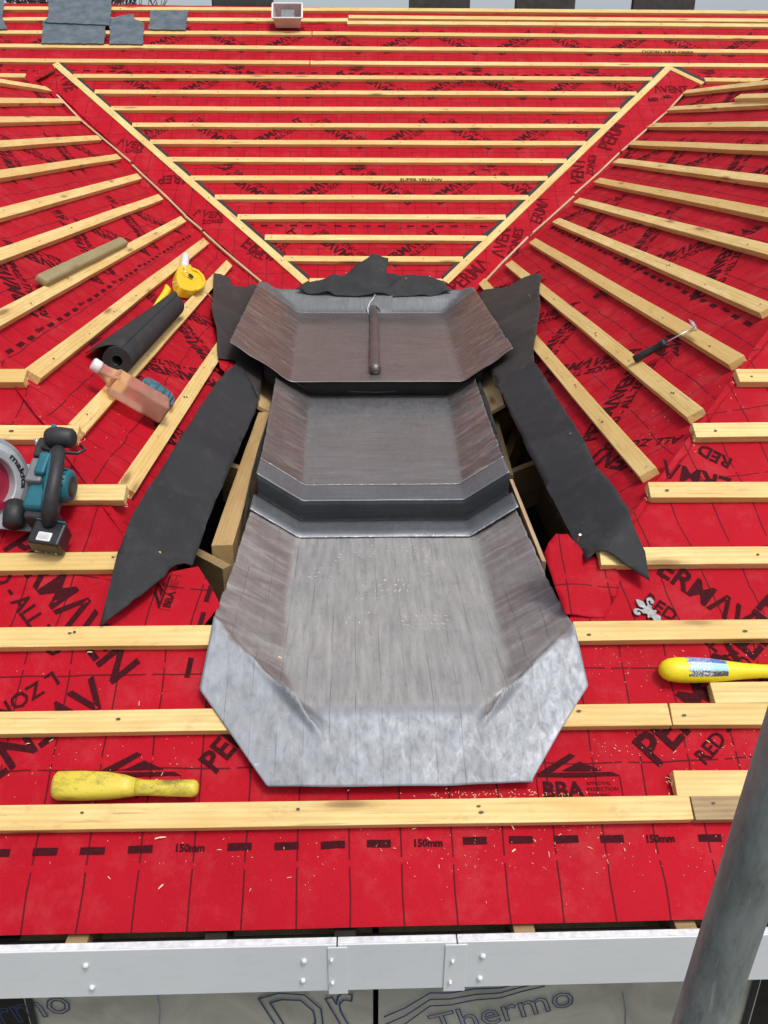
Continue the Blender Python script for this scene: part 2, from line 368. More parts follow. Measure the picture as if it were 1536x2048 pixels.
def boxm(x0, x1, y0, y1, z0, z1):
    return ([Vector(p) for p in ((x0, y0, z0), (x1, y0, z0), (x1, y1, z0), (x0, y1, z0), (x0, y0, z1), (x1, y0, z1), (x1, y1, z1), (x0, y1, z1))],
            [(3, 2, 1, 0), (4, 5, 6, 7), (0, 1, 5, 4), (1, 2, 6, 5), (2, 3, 7, 6), (3, 0, 4, 7)])
def box(name, b, mat, parent, mw, bev=.003, seg=2, **props):
    vs, fs = boxm(*b); c = sum(vs, Vector())/8
    o = mesh(name, [v-c for v in vs], fs, mat, parent, mw @ Matrix.Translation(c), **props)
    if bev: bevel(o, bev, seg)
    return o
def prism(name, pts, z0, z1, mat, parent=None, mw=I4, bev=0, **props):
    """polygon (local xy) extruded z0..z1"""
    n = len(pts); vs = [Vector((p[0], p[1], z0)) for p in pts] + [Vector((p[0], p[1], z1)) for p in pts]
    area = sum(pts[i][0]*pts[(i+1) % n][1]-pts[(i+1) % n][0]*pts[i][1] for i in range(n))
    fs = [tuple(range(n))[::-1], tuple(range(n, 2*n))] + [(i, (i+1) % n, n+(i+1) % n, n+i) for i in range(n)]
    if area < 0: fs = [f[::-1] for f in fs]
    o = mesh(name, vs, fs, mat, parent, mw, **props)
    if bev: bevel(o, bev)
    return o
def ring(c, d, r, k=12, sx=1.):
    d = d.normalized(); a = d.orthogonal().normalized(); b = d.cross(a)
    return [c + (a*math.cos(2*math.pi*i/k)*sx + b*math.sin(2*math.pi*i/k))*r for i in range(k)]
def tube_geo(pts, rad, k=10, cap=True):
    vs, fs = [], []; n = len(pts); a = None
    for i, p in enumerate(pts):
        d = (pts[min(i+1, n-1)] - pts[max(i-1, 0)]).normalized()
        if a is None: a = d.orthogonal().normalized()
        a = (a - d*a.dot(d)).normalized(); b = d.cross(a)
        r = rad[i] if isinstance(rad, (list, tuple)) else rad
        vs += [p + (a*math.cos(2*math.pi*j/k) + b*math.sin(2*math.pi*j/k))*r for j in range(k)]
        if i: fs += [((i-1)*k+j, (i-1)*k+(j+1) % k, i*k+(j+1) % k, i*k+j) for j in range(k)]
    if cap: fs += [tuple(range(k))[::-1], tuple(range((n-1)*k, n*k))]
    return vs, fs
def tube(name, pts, rad, mat, parent=None, mw=I4, k=10, cap=True, **props):
    vs, fs = tube_geo([Vector(p) for p in pts], rad, k, cap)
    return mesh(name, vs, fs, mat, parent, mw, smooth=True, **props)
def joined(parts):
    V, Fc = [], []
    for vs, fs in parts:
        o = len(V); V += vs; Fc += [tuple(i+o for i in f) for f in fs]
    return V, Fc
def xf(m, vs): return [m @ Vector(v) for v in vs]

# ------------------------------------------------------------------ membrane sheets
def inside(poly, x, y):
    c = False; n = len(poly)
    for i in range(n):
        (x1, y1), (x2, y2) = poly[i], poly[(i+1) % n]
        if (y1 > y) != (y2 > y) and x < (x2-x1)*(y-y1)/(y2-y1)+x1: c = not c
    return c
def bayfn(v): f = (v/.2) % 1.; return math.sin(math.pi*min(1, max(0, (f-.0)/.77))) if f < .77 else 0.
def relief(pl, u, v, amp=1.):
    m = .12 + .88*bayfn(v)
    s = 17. if pl is L else 31. if pl is Rr else 3. if pl is M else 0.
    h = (noise.noise(Vector((u*2.6+s, v*5., s)))*.0055 + noise.noise(Vector((u*7+s, v*9., 2.)))*.0025)
    rg = 1-abs(noise.noise(Vector((u*3.2+v*2.2+s, v*4.2-u*.8, 5.+s))))*5
    h += max(0, rg)*.0035
    rg2 = 1-abs(noise.noise(Vector((u*5.5-v*3.5-s, v*6.+u*1.8, 9.+s))))*7
    h += max(0, rg2)*.0028
    h += max(0, 1-abs(noise.noise(Vector((u*9+v*2+s, v*10.-u*3, 15.+s))))*9)*.0018
    h = (h-.003)*m*amp*1.2
    if pl is F:
        if v < -.035:                              # the free edge hangs below the last batten
            q = (-.035-v); h += -.10*q*q - .12*max(0, q-.08)*q + .003*math.sin(u*9+1)*min(1, q*8)
        # overlap of two courses, a wandering edge
        e = v - (.315 - .04*math.tanh((u+.42)*6) + .006*math.sin(u*13))
        if u < -.1: h += .0035*(.5+.5*math.tanh(e*250))
        e2 = v-(.345+.03*math.sin(u*4))
        if u > .3: h += .0025*(.5+.5*math.tanh(e2*250))
    if pl is M:
        for vv in (.335, 2.03): h += .0035*(.5+.5*math.tanh((v-vv-.008*math.sin(u*3))*200))
    return h
def cut_grid(poly, step):
    """a regular grid over the polygon, cut along its edges, with everything outside removed"""
    us = [p[0] for p in poly]; ws = [p[1] for p in poly]
    u0, w0 = math.floor(min(us)/step)*step, math.floor(min(ws)/step)*step
    nu, nw = int((max(us)-u0)/step)+2, int((max(ws)-w0)/step)+2
    bm = bmesh.new(); V = {}
    def gv(i, j):
        if (i, j) not in V: V[i, j] = bm.verts.new((u0+i*step, w0+j*step, 0))
        return V[i, j]
    n = len(poly)
    for i in range(nu):
        for j in range(nw):
            cx, cy = u0+(i+.5)*step, w0+(j+.5)*step
            ok = inside(poly, cx, cy)
            if not ok:
                for k in range(n):
                    a, b = poly[k], poly[(k+1) % n]; ex, ey = b[0]-a[0], b[1]-a[1]; l2 = ex*ex+ey*ey or 1e-9
                    t = min(1, max(0, ((cx-a[0])*ex+(cy-a[1])*ey)/l2))
                    if (a[0]+ex*t-cx)**2+(a[1]+ey*t-cy)**2 < (step*.75)**2: ok = True; break
            if ok: bm.faces.new((gv(i, j), gv(i+1, j), gv(i+1, j+1), gv(i, j+1)))
    for k in range(n):
        a, b = Vector(poly[k]), Vector(poly[(k+1) % n]); d = b-a
        if d.length < 1e-6: continue
        lo, hi = a-d.normalized()*step*1.5, b+d.normalized()*step*1.5
        no = Vector((-d.y, d.x, 0)).normalized(); mid = (lo+hi)/2; hl = (hi-lo).length/2+step
        fs = [f for f in bm.faces if (f.calc_center_median().xy-mid).length < hl]
        if not fs: continue
        geom = fs+list({e for f in fs for e in f.edges})+list({v for f in fs for v in f.verts})
        bmesh.ops.bisect_plane(bm, geom=geom, plane_co=(a.x, a.y, 0), plane_no=no, dist=1e-7)
    return bm
def sheet(name, pl, poly, step, mat, parent=None, amp=1., n0=MEM, reliefn=relief, thick=0, **props):
    """polygon in (u,v) of a slope, cut from a grid and laid with creases"""
    bm = cut_grid(poly, step)
    bad = [f for f in bm.faces if not inside(poly, f.calc_center_median().x, f.calc_center_median().y)]
    bmesh.ops.delete(bm, geom=bad, context='FACES')
    uvl = bm.loops.layers.uv.new('uv')
    for f in bm.faces:
        for l in f.loops: l[uvl].uv = (l.vert.co.x, l.vert.co.y)
        f.smooth = True
    for v in bm.verts:
        u, w_ = v.co.x, v.co.y; v.co = pl.at(u, w_, n0 + reliefn(pl, u, w_, amp))
    bmesh.ops.recalc_face_normals(bm, faces=bm.faces[:])
    fn = sum((f.normal*f.calc_area() for f in bm.faces), Vector())
    if fn.dot(pl.N) < 0: bmesh.ops.reverse_faces(bm, faces=bm.faces[:])
    me = bpy.data.meshes.new(name); bm.to_mesh(me); bm.free()
    o = link(name, me, mat, parent, **props)
    if thick:
        s = o.modifiers.new('thickness', 'SOLIDIFY'); s.thickness = thick; s.offset = -1
    return o

# plan outline of the roof
EAVE_V = -.235
def hipu(side, v):                       # where the hip crosses height v on the front slope
    P = F.at(0, v); z = P.z
    return (L.O.x - (z-L.O.z)/sL*cL) if side < 0 else (Rr.O.x + (z-Rr.O.z)/sR*cR)
ZR = .325                                 # height of the two side ridges
vapx = (ZR-F.O.z)/sF; vML = (ZR-M.O.z)/sM
OPL, OPR = -.44, .60                     # inner edges of the side membranes above the gutter opening
vL0 = (L.O.x-OPL)/-cL*-1; vL0 = (OPL-L.O.x)/-cL; vR0 = (OPR-Rr.O.x)/cR
vTop = (ZR-L.O.z)/sL; vTopR = (ZR-Rr.O.z)/sR
xRL = L.O.x-cL*vTop; xRR = Rr.O.x+cR*vTopR
def yM(z): return M.O.y+(z-M.O.z)/sM*cM
def yF(z): return F.O.y+(z-F.O.z)/sF*cF
zOL = L.at(0, vL0).z; zOR = Rr.at(0, vR0).z
front = sheet('front_roof_slope', F, [(-1.35, EAVE_V), (1.6, EAVE_V), (1.6, .41), (.56, .41), (.40, .17), (.31, .12), (-.16, .12), (-.27, .17), (-.375, .41), (-1.35, .41)], .016, MAT_F, kind='structure')
def hv(side, v): return hipu(side, v)
sheet('membrane', F, [(-.36, .41), F.uv(441, 1212, MEM), F.uv(425, 1178, MEM), F.uv(397, 1134, MEM), (-.476, .55), (hv(-1, .72)-.0, .72), (hv(-1, 1.3), 1.3), (xRL, vapx), (-3.4, 1.9), (-4.4, .41)], .02, MAT_FL, front)
sheet('membrane', F, [(.55, .41), (3.9+.5, .41), (3.6, 1.9), (xRR, vapx), (hv(1, 1.3), 1.3), (hv(1, .72), .72), (.60, .585), F.uv(1178, 1112, MEM), F.uv(1160, 1160, MEM), (.50, .41)], .02, MAT_FR, front)
sheet('membrane', F, [(-1.35, EAVE_V), (-1.35, .41), (-4.4, .41), (-5, EAVE_V)], .1, MAT_FL, front)
sheet('membrane', F, [(1.6, EAVE_V), (5, EAVE_V), (4.4, .41), (1.6, .41)], .1, MAT_FR, front)
def side_sheet(nm, pl, sgn, v0, z0, vt):
    fy = lambda z: yF(z); my = lambda z: yM(z)
    a = [(fy(z0), v0), (fy(ZR), vt), (my(ZR), vt), (my(z0), v0)]
    pts = [(y*sgn, v) for y, v in a]
    return sheet(nm, pl, pts, .03, MAT_L, kind='structure')
left = side_sheet('left_roof_slope', L, 1, vL0, zOL, vTop)
right = side_sheet('right_roof_slope', Rr, -1, vR0, zOR, vTopR)
# the rear slope: valley to valley, then full width above the side ridges
VRT = 3.02
def mu(side, z): return (L.O.x-(z-L.O.z)/sL*cL) if side < 0 else (Rr.O.x+(z-Rr.O.z)/sR*cR)
vb = -.30
zb = M.at(0, vb).z
rear = sheet('rear_roof_slope', M, [(mu(-1, zb)-.1, vb), (mu(1, zb)+.1, vb), (mu(1, ZR), vML), (mu(1, ZR)+.9, vML-.6), (5.2, vML-.6), (5.2, VRT), (-5.2, VRT), (-5.2, vML-.6), (mu(-1, ZR)-.9, vML-.6), (mu(-1, ZR), vML)], .035, MAT_M, kind='structure')
# far sides of the two side roofs and of the main ridge (out of view, they close the building)
def quad(name, pts, mat, parent=None, **p): return mesh(name, [Vector(q) for q in pts], [tuple(range(len(pts)))], mat, parent, **p)
for nm, x0, sg in (('outer_left_roof_slope', xRL, -1), ('outer_right_roof_slope', xRR, 1)):
    xb = x0+sg*2.6; zb2 = ZR-.03-2.6*.68
    quad(nm, [(x0, yF(ZR), ZR-.03), (x0, yM(ZR)+.3, ZR-.03), (xb, yM(ZR)+.3, zb2), (xb, 1.2, zb2)], MAT_L, kind='structure')
RIDGE = M.at(0, VRT-.02)
quad('far_roof_slope', [(-5.2, RIDGE.y, RIDGE.z-.06), (5.2, RIDGE.y, RIDGE.z-.06), (5.2, RIDGE.y+4, RIDGE.z-2.7), (-5.2, RIDGE.y+4, RIDGE.z-2.7)], SLATE, kind='structure')

# ------------------------------------------------------------------ battens
nails = {}
def batten(pl, p0, p1, parent, e0=0., e1=0., wd=.05, th=.0252, n=0., mat=WOOD, name='batten', nail=True, bow=.0012, px=True, rot=0., topdown=1, thing_=None, **props):
    """p0, p1: the upslope edge of the top face (photo pixels on that plane, or u,v); e0/e1 lengthen it; topdown=-1 lays the body on the other side"""
    a = Vector(pl.uv(*p0, n) if px else p0); b = Vector(pl.uv(*p1, n) if px else p1)
    d = (b-a).normalized(); a -= d*e0; b += d*e1; ln = (b-a).length
    ang = math.atan2(d.y, d.x)
    mw = frame(pl, a.x, a.y, n, ang)
    S = max(3, min(26, int(ln/.09))); vs, fs = [], []
    sd = random.random()*50
    for i in range(S+1):
        x = ln*i/S
        k = noise.noise(Vector((x*1.3, sd, 0)))*bow*2; q = noise.noise(Vector((x*1.5, sd, 7)))*bow
        w2 = wd*(1+noise.noise(Vector((x*4, sd, 3)))*.02)
        y1, y0 = (k, k-w2) if topdown > 0 else (k+w2, k)
        jx = random.uniform(-.0015, .0015) if i in (0, S) else 0
        vs += [Vector((x+jx, y0, q-th)), Vector((x-jx, y1, q-th)), Vector((x+jx, y1, q)), Vector((x-jx, y0, q))]
        if i: o = 4*i; fs += [(o-4+j, o-4+(j+1) % 4, o+(j+1) % 4, o+j)[::-1] for j in range(4)]
    fs += [(0, 1, 2, 3)[::-1][::-1], (4*S+3, 4*S+2, 4*S+1, 4*S)]
    ob = mesh(name, vs, fs, mat, parent, mw, **props); bevel(ob, .0014, 2)
    bmx = ob.data; bmx.validate()
    if nail:
        x = (.03 if e0 == 0 else .2) + random.uniform(0, .02)
        while x < ln-.02:
            for _ in range(random.choice((1, 1, 2))):
                y = -wd*random.uniform(.3, .7)*(topdown)
                rr = random.uniform(.0022, .0036)
                cpt = mw @ Vector((x+random.uniform(-.02, .02), y, .0022))
                nails.setdefault(parent.name if parent else 'x', []).append((cpt, (mw.to_3x3() @ Vector((1, 0, 0))), (mw.to_3x3() @ Vector((0, 1, 0))), rr))
            x += random.uniform(.36, .46)
    return ob
B = batten
# front slope, from the eaves up
B(F, (0, 1610), (1378, 1590.6), front, e0=1.2, n=0)
B(F, (1381, 1590.6), (1536, 1589), front, e1=.8, mat=WOOD_OLD)
B(F, (0, 1421.7), (470, 1416), front, e0=1.2); B(F, (1110, 1408.5), (1335, 1406), front)
B(F, (1338, 1406), (1536, 1405), front, e1=.9)
B(F, (0, 1254), (436, 1249.5), front, e0=1.2); B(F, (1146, 1243), (1536, 1239), front, e1=.9)
B(F, (0, 1105), (322, 1102), front, e0=1.2)
B(F, (1197, 1095), (1536, 1093), front, e1=.9)
B(F, (0, 969.8), (253, 968), front, e0=1.1)
B(F, (1295, 963.6), (1536, 963), front, e1=.9)
B(F, (0, 850), (159, 850.5), front, e0=1.)
B(F, (1384, 846), (1536, 844), front, e1=.8)
B(F, (0, 737.8), (54, 737.8), front, e0=.9)
B(F, (1471, 737.9), (1536, 737.9), front, e1=.7)
# side slopes, from the opening up; each runs from the valley towards the hip
LB = [((530, 555), (237.5, 966)), ((460, 513), (138, 846)), ((415, 469), (51, 737)), ((370, 427.5), (0, 617)), ((322, 386), (0, 495)), ((280, 345), (0, 415)),
      ((240, 306.5), (0, 339)), ((197, 270), (0, 280)), ((160, 232), (0, 233)), ((122, 197), (0, 195)), ((92, 173), (0, 157))]
for i, (a, b) in enumerate(LB):
    if i == 0: a, b = (432, 686), (237.5, 966)
    y1 = yF(L.at(0, i*.2).z)+.06
    ub = L.uv(*b)[0]
    B(L, a, b, left, e0=1.9 if i == 0 else 0, e1=0 if i < 3 else max(0, ub-y1), topdown=-1)
RB = [((1073, 670), (1312, 933)), ((1024, 520), (1406, 816)), ((1071.5, 476), (1488.5, 710)), ((1118, 435), (1536, 602)), ((1160, 395), (1536, 487)), ((1200, 355), (1536, 415)),
      ((1238, 316), (1536, 350)), ((1268, 281), (1536, 289)), ((1305, 246), (1536, 242)), ((1345, 212.5), (1536, 200)), ((1368, 180), (1536, 160))]
for i, (a, b) in enumerate(RB):
    y1 = yF(Rr.at(0, i*.2).z)+.06
    ub = -Rr.uv(*b)[0]
    B(Rr, a, b, right, e0=1.9 if i == 0 else 0, e1=0 if i < 3 else max(0, ub-y1))
# rear slope
RL = {-1: (619, 884, 556, 557), 0: (567, 926, 511, 513), 1: (530, 973, 469, 471), 2: (475, 1011, 428, 429), 3: (430, 1057, 389, 390), 4: (380, 1095, 351, 352), 5: (335, 1133, 314, 317),
      6: (300, 1172, 279, 282), 7: (265, 1210, 245, 248), 8: (222, 1240, 212, 215), 9: (190, 1273, 179, 183)}
for k, (xa, xb, ya, yb) in RL.items(): B(M, (xa, ya), (xb, yb), rear)
B(M, (0, 146.5), (52, 147), rear, e0=2.)
B(M, (146, 147.5), (1304, 153.5), rear)
B(M, (1408, 155), (1536, 156), rear, e1=1.5)
B(M, (0, 116), (619, 121), rear, e0=2.); B(M, (621, 121), (1536, 127), rear, e1=1.5)
B(M, (0, 87), (1536, 99), rear, e0=2., e1=1.5)
B(M, (0, 60), (623, 62.5), rear, e0=2.); B(M, (625, 62.5), (1536, 71), rear, e1=1.5)
B(M, (0, 34), (696, 36), rear, e0=2.); B(M, (694, 41), (1536, 47), rear, e1=1.5)
B(M, (0, 12.5), (700, 15), rear, e0=2.); B(M, (700, 15), (1536, 21), rear, e1=1.5)
bt = B(M, (697, 30), (1536, 37), None, n=.004, e1=1.2, nail=False, name='loose_batten', label='long loose batten lying between the two topmost battens just under the ridge', category='batten')
# valley battens, 45 degrees in plan, and the short pieces that return from their tops
B(M, (116, 124), (618, 560), rear, name='valley_batten')
B(M, (1333, 131), (884, 560), rear, name='valley_batten', topdown=-1)
B(M, (112, 133), (62, 160), rear, name='valley_batten', wd=.022, nail=False)
B(M, (1341, 132), (1409, 164), rear, name='valley_batten', nail=False, wd=.045)
# pale sawn edges of the valley boards
for pl, pts in ((M, ((115, 188), (165, 240), (240, 303), (262, 322))), (M, ((266, 328), (330, 388), (372, 430), (405, 458))), (M, ((408, 462), (450, 500), (524, 562))),
                (M, ((1372, 184), (1330, 228), (1245, 302))), (M, ((1240, 306), (1200, 345), (1152, 388))), (M, ((1150, 392), (1060, 472))), (M, ((1058, 474), (1010, 522), (962, 572)))):
    q = [Vector(pl.uv(x, y, -.006)) for x, y in pts]
    for a, b in zip(q, q[1:]):
        B(pl, tuple(a), tuple(b), rear, px=False, n=-.006, wd=.013, th=.02, mat=WOOD_RAW, name='valley_board_edge', nail=False, bow=.003)
# nail heads and holes
for nm, lst in nails.items():
    if nm == 'x': continue
    vs, fs = [], []
    for c, a, b, r in lst:
        o = len(vs); st = random.uniform(.8, 2.2)
        vs += [c + a*math.cos(t*math.pi/3)*r*st + b*math.sin(t*math.pi/3)*r for t in range(6)]; fs.append(tuple(range(o, o+6)))
    mesh('nail_heads', vs, fs, NAIL, bpy.data.objects[nm], kind='stuff')

# the red valley strips and black underlay edges
def strip_rel(pl, u, v, amp):
    rg = max(0, 1-abs(noise.noise(Vector((u*6, v*5, 4))))*5)
    return noise.noise(Vector((u*7, v*7, 1)))*.006+noise.noise(Vector((u*18, v*15, 1)))*.003 + rg*.006
sheet('valley_membrane', M, [M.uv(x, y, -.01) for x, y in ((106, 134), (112, 150), (116, 186), (200, 265), (268, 328), (408, 460), (524, 562), (560, 610), (640, 600), (606, 566), (500, 470), (400, 385), (300, 300), (200, 215))], .03, MAT_L, rear, n0=-.012, reliefn=strip_rel)
sheet('valley_membrane', M, [M.uv(x, y, -.01) for x, y in ((1341, 140), (1400, 168), (1372, 184), (1330, 228), (1245, 302), (1152, 388), (1060, 472), (962, 572), (900, 620), (870, 590), (892, 566), (1000, 460), (1100, 362), (1200, 266), (1300, 172))], .03, MAT_L, rear, n0=-.012, reliefn=strip_rel)
def edge_strip(pts, wmin, wmax, sgn):
    q = [Vector(M.uv(x, y, -.01)) for x, y in pts]; a, b = q[0], q[-1]; d = (b-a); nn = Vector((-d.y, d.x)).normalized()*sgn
    K = 60; out, inn = [], []
    for i in range(K+1):
        p = a + d*i/K; wv = wmin+(wmax-wmin)*max(0, noise.noise(Vector((i*.35, 3+sgn, 0)))+.25)
        out.append(tuple(p+nn*wv)); inn.append(tuple(p-nn*.02))
    sheet('underlay_edge', M, inn+out[::-1], .06, FELT, rear, n0=-.004, reliefn=lambda *a: 0)
edge_strip(((116, 122), (618, 556)), .007, .010, 1)
edge_strip(((1333, 129), (884, 556)), .007, .028, -1)
edge_strip(((1339, 130), (1412, 166)), .02, .035, 1)
# crumpled red membrane over the top of the left valley
sheet('crumpled_membrane', M, [M.uv(x, y, .0) for x, y in ((50, 158), (62, 150), (90, 138), (107, 130), (110, 140), (96, 150), (70, 163), (88, 176), (60, 172))], .02, MAT_L, rear, n0=.008, reliefn=lambda pl, u, v, a: noise.noise(Vector((u*22, v*22, 1)))*.02)

# ------------------------------------------------------------------ print on the membrane
GLYPH = {}
def glyphs(s, outline=0., bold=.018):
    key = (s, outline, bold)
    if key in GLYPH: return GLYPH[key]
    cu = bpy.data.curves.new('t', 'FONT'); cu.body = s; cu.size = 1; cu.resolution_u = 2; cu.offset = bold
    if outline: cu.fill_mode = 'NONE'; cu.bevel_depth = outline; cu.bevel_resolution = 0
    o = bpy.data.objects.new('t', cu); col.objects.link(o)
    bpy.context.view_layer.update()
    dg = bpy.context.evaluated_depsgraph_get(); me = o.evaluated_get(dg).to_mesh()
    bm = bmesh.new(); bm.from_mesh(me); o.evaluated_get(dg).to_mesh_clear()
    bpy.data.objects.remove(o)
    xs = [v.co.x for v in bm.verts]; x0, x1 = min(xs), max(xs)
    if not outline:
        x = x0+.5
        while x < x1:
            bmesh.ops.bisect_plane(bm, geom=bm.verts[:]+bm.edges[:]+bm.faces[:], plane_co=(x, 0, 0), plane_no=(1, 0, 0), dist=1e-5); x += .5
        bmesh.ops.bisect_plane(bm, geom=bm.verts[:]+bm.edges[:]+bm.faces[:], plane_co=(0, .36, 0), plane_no=(0, 1, 0), dist=1e-5)
    bm.verts.index_update()
    r = ([v.co.copy() for v in bm.verts], [tuple(v.index for v in f.verts) for f in bm.faces], x0, x1)
    bm.free(); GLYPH[key] = r; return r
INK = {}
def ink(pl, key, vs2, fs, off=.0016, base=MEM, rel=relief, mat=PRINT):
    """vs2 in (u,v): laid on the membrane's own surface"""
    d = INK.setdefault((key, mat.name), ([], [])); o = len(d[0])
    d[0].extend(pl.at(x, y, base+rel(pl, x, y, 1.)+off) for x, y in vs2)
    for f in fs: d[1].append(tuple(i+o for i in f))
def text_uv(pl, key, s, a, b, k=1., bold=.018, **kw):
    V, Fs, x0, x1 = glyphs(s, 0., bold); a, b = Vector(a), Vector(b); d = b-a; sc = d.length/(x1-x0); d.normalize(); n = Vector((-d.y, d.x))
    ink(pl, key, [tuple(a + d*(v.x-x0)*sc + n*v.y*sc*k) for v in V], Fs, **kw)
def text_px(pl, key, s, a, b, **kw): text_uv(pl, key, s, pl.uv(*a, MEM), pl.uv(*b, MEM), **kw)
def rect_uv(pl, key, c, wd, ht, ang=0., **kw):
    ca, sa = math.cos(ang), math.sin(ang); n = 4
    vs = []
    for j in (0, 1):
        for i in range(n+1):
            x, y = (i/n-.5)*wd, (j-.5)*ht; vs.append((c[0]+x*ca-y*sa, c[1]+x*sa+y*ca))
    ink(pl, key, vs, [(i, i+1, i+n+2, i+n+1) for i in range(n)], **kw)
def logo_uv(pl, key, c, wd, ang=0., **kw):
    """roof emblem over the letters BBA and three lines of small print"""
    ca, sa = math.cos(ang), math.sin(ang)
    def P(x, y): return (c[0]+(x*ca-y*sa)*wd, c[1]+(x*sa+y*ca)*wd)
    ink(pl, key, [P(*q) for q in ((-.62, .30), (-.06, .62), (.02, .58), (-.42, .30))], [(0, 1, 2, 3)], **kw)
    ink(pl, key, [P(*q) for q in ((-.22, .36), (.06, .50), (.36, .36))], [(0, 1, 2)], **kw)
    ink(pl, key, [P(*q) for q in ((-.62, .27), (.62, .27), (.50, .33), (-.50, .33))], [(0, 1, 2, 3)], **kw)
    text_uv(pl, key, 'BBA', P(-.52, -.02), P(.06, -.02), bold=.03, **kw)
    for i, s in enumerate(('APPROVAL', 'INSPECTION', 'TESTING')):
        text_uv(pl, key, s, P(.10, .15-.085*i), P(.10+.045*len(s), .15-.085*i), bold=.0, mat=PRINT_FAINT, **kw)
    for q0, q1 in (((-.60, -.06), (-.60, .26)), ((.60, -.06), (.60, .26))):
        ink(pl, key, [P(q0[0]-.006, q0[1]), P(q0[0]+.006, q0[1]), P(q1[0]+.006, q1[1]), P(q1[0]-.006, q1[1])], [(0, 1, 2, 3)], mat=PRINT_FAINT, **kw)
BRAND, SUB = 'PERM\u039bVENT', 'RED - ALL ZONES'
def brand_px(pl, key, a, b, c, d):
    text_px(pl, key, BRAND, a, b, k=1.05, bold=.026); text_px(pl, key, SUB, c, d, bold=.02)
# front slope, read off the photograph
kf = 'front_roof_slope'
text_px(F, kf, 'PERM\u039bVEN', (8, 1098), (226, 1366), bold=.026, k=1.05); text_px(F, kf, 'RED - ALL ZO', (-40, 1120), (104, 1318), bold=.02)
text_px(F, kf, '\u039bVENT', (188, 1352), (-66, 1530), bold=.026, k=1.05); text_px(F, kf, 'L ZONES', (106, 1343), (-60, 1446), bold=.02)
text_px(F, kf, 'PER', (432, 1548), (500, 1466), bold=.026, k=1.05)
brand_px(F, kf, (1318, 1532), (1590, 1225), (1412, 1530), (1590, 1320))
brand_px(F, kf, (1285, 1128), (1600, 1340), (1285, 1205), (1560, 1390))
text_px(F, kf, 'PERM\u039b', (1490, 968), (1325, 920), bold=.026, k=1.1); text_px(F, kf, 'RED', (1466, 918), (1402, 888), bold=.03, k=1.1)
text_px(Rr, 'right_roof_slope', 'VENT', (1300, 915), (1192, 900), bold=.026); text_px(Rr, 'right_roof_slope', 'ALL ZONES', (1368, 868), (1212, 888), bold=.02)
brand_px(F, kf, (170, 1060), (40, 1180), (250, 1080), (150, 1200)) if False else None
brand_px(F, kf, (1630, 1160), (1690, 960), (1700, 1160), (1750, 960))
for x, y, wd, a in ((1162, 1592, .15, 0), (270, 1592, .15, 0)):
    logo_uv(F, kf, F.uv(x, y, MEM), wd, a)
logo_uv(F, kf, F.uv(350, 1188, MEM), .08, R_(80)); logo_uv(Rr, 'right_roof_slope', Rr.uv(1325, 712, MEM), .12, R_(0))
for x, y in ((-5, 1706), (91, 1704), (185, 1702), (280, 1698), (479, 1693), (573, 1691), (666, 1690), (758, 1687), (950, 1681), (1042, 1679), (1133, 1678), (1225, 1677), (1420, 1676), (1515, 1674)):
    rect_uv(F, kf, F.uv(x, y, MEM), .049, .0145, R_(random.uniform(-1, 1)))
for x, y in ((380, 1699), (857, 1690), (1323, 1680)):
    c = F.uv(x, y, MEM); text_uv(F, kf, '150mm', (c[0]-.029, c[1]-.003), (c[0]+.029, c[1]-.003), bold=.045)
for x, y, a in ((378, 1335, 82), (418, 1189, 80), (403, 1244, 80), (1178, 1200, -72)):
    rect_uv(F, kf, F.uv(x, y, MEM), .046, .012, R_(a))
# the other slopes carry the repeat of the roll
def pattern(pl, key, poly, u0, u1, v0, v1, ph=0., per=.90, pitch=.62, dash=(), flip=1, extra=0.):
    k = 0; v = v0
    while v < v1:
        u = u0 + (k % 2)*.31 + ph
        while u < u1:
            a0 = R_(41)*flip
            for (du, ang, dv) in ((0, a0, 0), (.78, math.pi-a0, .02)):
                a = Vector((u+du, v+dv)); d = Vector((math.cos(ang), math.sin(ang)))*.46; n = Vector((-d.y, d.x)).normalized()
                if all(inside(poly, *(a+d*s)) for s in (.05, .5, .95)):
                    text_uv(pl, key, BRAND, tuple(a), tuple(a+d), k=1.05, bold=.026)
                    text_uv(pl, key, SUB, tuple(a-n*.052+d*.05), tuple(a-n*.052+d*.92), bold=.02)
            c = (u+.40, v+.40)
            if inside(poly, *c): logo_uv(pl, key, c, .115, 0 if k % 2 == 0 else math.pi)
            u += per
        v += pitch; k += 1
    for dv in dash:
        u = u0; i = 0
        while u < u1:
            c = (u, dv)
            if inside(poly, *c) and inside(poly, u-.05, dv) and inside(poly, u+.05, dv):
                if i % 5 == 4: text_uv(pl, key, '150mm', (u-.029, dv), (u+.029, dv), bold=.026)
                else: rect_uv(pl, key, c, .049, .0145)
            u += .094; i += 1
polyM = [(mu(-1, zb)+.05, vb), (mu(1, zb)-.05, vb), (mu(1, ZR)-.05, vML), (3.4, vML), (3.4, VRT-.05), (-3.2, VRT-.05), (-3.2, vML), (mu(-1, ZR)+.05, vML)]
pattern(M, 'rear_roof_slope', polyM, -3.4, 3.4, -.05, 2.9, per=.9, pitch=.60, dash=(.32, 2.06))
yl = lambda z: yF(z)
polyL = [(yF(zOL)+.05, vL0), (yF(ZR)+.05, vTop), (yM(ZR)-.05, vTop), (yM(zOL)-.05, vL0)]
pattern(L, 'left_roof_slope', polyL, 1.5, 7., -.1, 2.3, ph=.2, dash=(.475, 1.98))
polyR = [(-p[0], p[1]) for p in [(yF(zOR)+.05, vR0), (yF(ZR)+.05, vTopR), (yM(ZR)-.05, vTopR), (yM(zOR)-.05, vR0)]]
pattern(Rr, 'right_roof_slope', polyR, -7., -1.5, -.1, 2.3, ph=.12, dash=(.52, 1.98))
